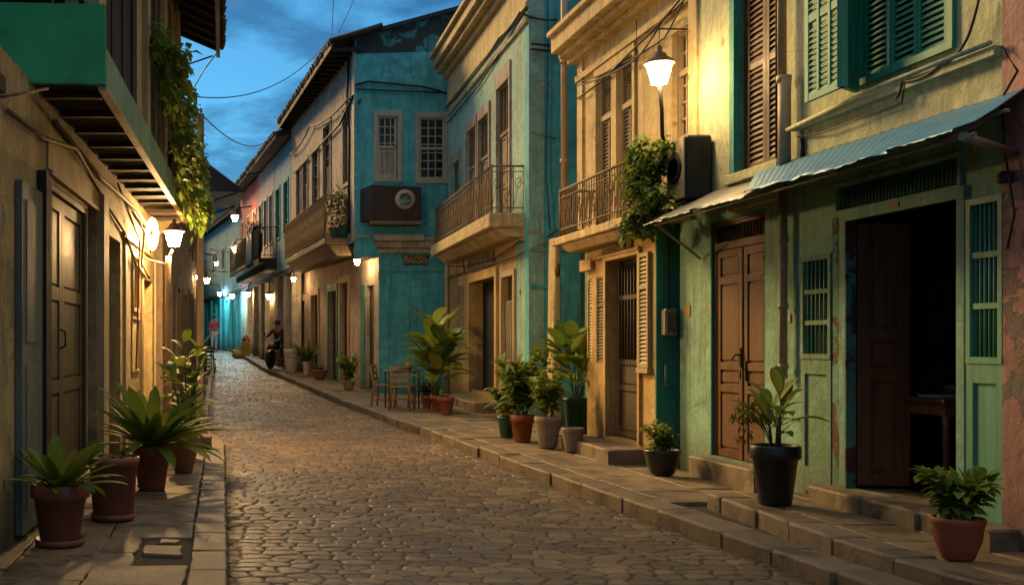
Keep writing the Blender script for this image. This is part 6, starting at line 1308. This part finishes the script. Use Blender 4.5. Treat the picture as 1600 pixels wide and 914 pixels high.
person('person in dark clothes sitting astride the parked black motorcycle', (MX_, MYY, MZ), MR, J, E, {'skin': SKIN, 'clothes': {'jacket': (['pelvis', 'waist', 'chest', 'shl', 'ell', 'wrl', 'shr', 'elr', 'wrr'], 'chest', CLOTH_K, 1.14), 'trousers': (['pelvis', 'hil', 'knl', 'anl', 'hir', 'knr', 'anr'], 'pelvis', CLOTH_K, 1.15)}})
t = thing('motorcycle', 'black motorcycle with round headlight parked on the right kerb', 'motorcycle', (0, 0, 0))
MXR = Matrix.Rotation(R(90), 3, 'Y')
for (y, nm) in ((-.62, 'front'), (.62, 'rear')):
    wb = MB().lathe((0, y, .31), [(.20, -.045), (.29, -.045), (.31, -.02), (.31, .02), (.29, .045), (.20, .045)], 24, MXR).build('wheel', RUBBER, t)
    rim = MB().lathe((0, y, .31), [(.19, -.03), (.22, -.035), (.22, .035), (.19, .03)], 24, MXR); rim.lathe((0, y, .31), [(.05, -.05), (.05, .05)], 12, MXR)
    for k in range(8): an = k * math.pi / 4; rim.tube([(0, y, .31), (0, y + .2 * math.cos(an), .31 + .2 * math.sin(an))], .008, 4)
    rim.build('rim', CHROME, wb)
fd = MB()
for y in (-.62, .62): 
    for k in range(7): a0 = R(30 + k * 17); a1 = R(30 + (k + 1) * 17); fd.hexa([(-.06, y + .34 * math.cos(a0), .31 + .34 * math.sin(a0)), (.06, y + .34 * math.cos(a0), .31 + .34 * math.sin(a0)), (.06, y + .34 * math.cos(a1), .31 + .34 * math.sin(a1)), (-.06, y + .34 * math.cos(a1), .31 + .34 * math.sin(a1)), (-.06, y + .355 * math.cos(a0), .31 + .355 * math.sin(a0)), (.06, y + .355 * math.cos(a0), .31 + .355 * math.sin(a0)), (.06, y + .355 * math.cos(a1), .31 + .355 * math.sin(a1)), (-.06, y + .355 * math.cos(a1), .31 + .355 * math.sin(a1))])
fd.build('mudguard', MOTOP, t)
s = MB(); 
for sx in (-.07, .07): s.tube([(sx, -.62, .31), (sx, -.42, .92)], .02, 6); s.tube([(sx, .62, .31), (sx, .1, .4), (sx, -.35, .75)], .018, 6); s.tube([(sx, .62, .33), (sx, .5, .75)], .02, 6)
s.build('frame', IRON_D, t); s = MB(); s.lathe((0, -.18, .8), [(.001, -.24), (.09, -.2), (.14, -.05), (.13, .1), (.001, .2)], 14, Matrix.Rotation(R(90), 3, 'X')); s.build('fuel_tank', MOTOP, t)
s = MB(); s.hexa([(-.11, .0, .74), (.11, .0, .74), (.1, .62, .76), (-.1, .62, .76), (-.12, .02, .82), (.12, .02, .82), (.1, .64, .86), (-.1, .64, .86)]); s.build('seat', RUBBER, t, bevel=.02)
s = MB(); s.box(-.12, .12, -.22, .14, .30, .58); s.lathe((0, -.05, .44), [(.10, -.15), (.12, -.14), (.12, .14), (.10, .15)], 14, MXR); s.build('engine', IRON, t, bevel=.02)
s = MB(); s.tube([(.12, -.15, .4), (.16, .1, .28), (.17, .7, .36)], .035, 8); s.build('exhaust', CHROME, t)
s = MB(); s.tube([(-.34, -.34, 1.0), (-.2, -.42, .99), (0, -.43, .94), (.2, -.42, .99), (.34, -.34, 1.0)], .014, 6)
s.build('handlebar', CHROME, t)
for sx in (-1, 1): m_ = MB(); m_.tube([(sx * .24, -.42, 1.0), (sx * .3, -.44, 1.16)], .008, 5); m_.lathe((sx * .31, -.44, 1.2), [(.001, -.01), (.05, 0), (.001, .01)], 10, Matrix.Rotation(R(90), 3, 'X')); m_.build('mirror', IRON_D, t)
s = MB(); s.lathe((0, -.54, .86), [(.001, .09), (.08, .05), (.10, -.03), (.001, -.045)], 14, Matrix.Rotation(R(90), 3, 'X').inverted() @ Matrix.Diagonal((1, 1, -1)));  s.build('headlight', simple('headlight_glass', (.5, .5, .48), .15), t)
t.location = (MX_, MYY, MZ - .02); t.rotation_euler = (0, 0, MR)
# cloth and bundles on the far balcony
t = thing('hanging_cloth', 'blue cloth draped over the dark balcony rail in the right row', 'cloth', (1.1, 39.5, 5.3)); mb = MB(); b0 = 0; n, m = 14, 10
for j in range(m + 1):
    for i in range(n + 1): q = i / n; pp = RB.P(RB.L - 3.2 + 1.7 * q, .63 + .04 * math.sin(q * 22) * (.3 + j / m), 5.5 - j * .13 + .05 * math.sin(q * 9)); mb.v.append(pp)
for j in range(m):
    for i in range(n): a = j * (n + 1) + i; mb.f.append((a, a + 1, a + n + 2, a + n + 1)); mb.sm.append(True)
mb = mb.build('hanging_sheet', CLOTH_B, t); so = mb.modifiers.new('thickness', 'SOLIDIFY'); so.thickness = .02
for k, (uu_, lab) in enumerate(((2.9, 'left of two dark potted bushes above the blue cloth'), (1.9, 'right of two dark potted bushes above the blue cloth'))):
    pb = RB.P(RB.L - uu_, .45, 4.4); t = thing('potted_bush', lab, 'potted plant', tuple(pb), 'balcony bushes'); MB().lathe(pb, [(.16, 0), (.22, .5), (.24, .98), (.19, .98)], 12).build('pot', IRON_D, t); mb = MB()
    for j in range(130): leaf(mb, pb + Vector((0, 0, 1.2)) + rdir(-1, 1, rn) * rn.random() * .32, rdir(-.5, 1, rn), .16, .07, .5, .2, 2)
    mb.build('foliage', simple('leaf_near_black', (.015, .02, .015), .6), t)
# far hills beyond
for o in bpy.data.objects:
    if o.type == 'MESH' and o.data.users and not o.parent and 'label' not in o and 'kind' not in o: print('UNTAGGED', o.name)
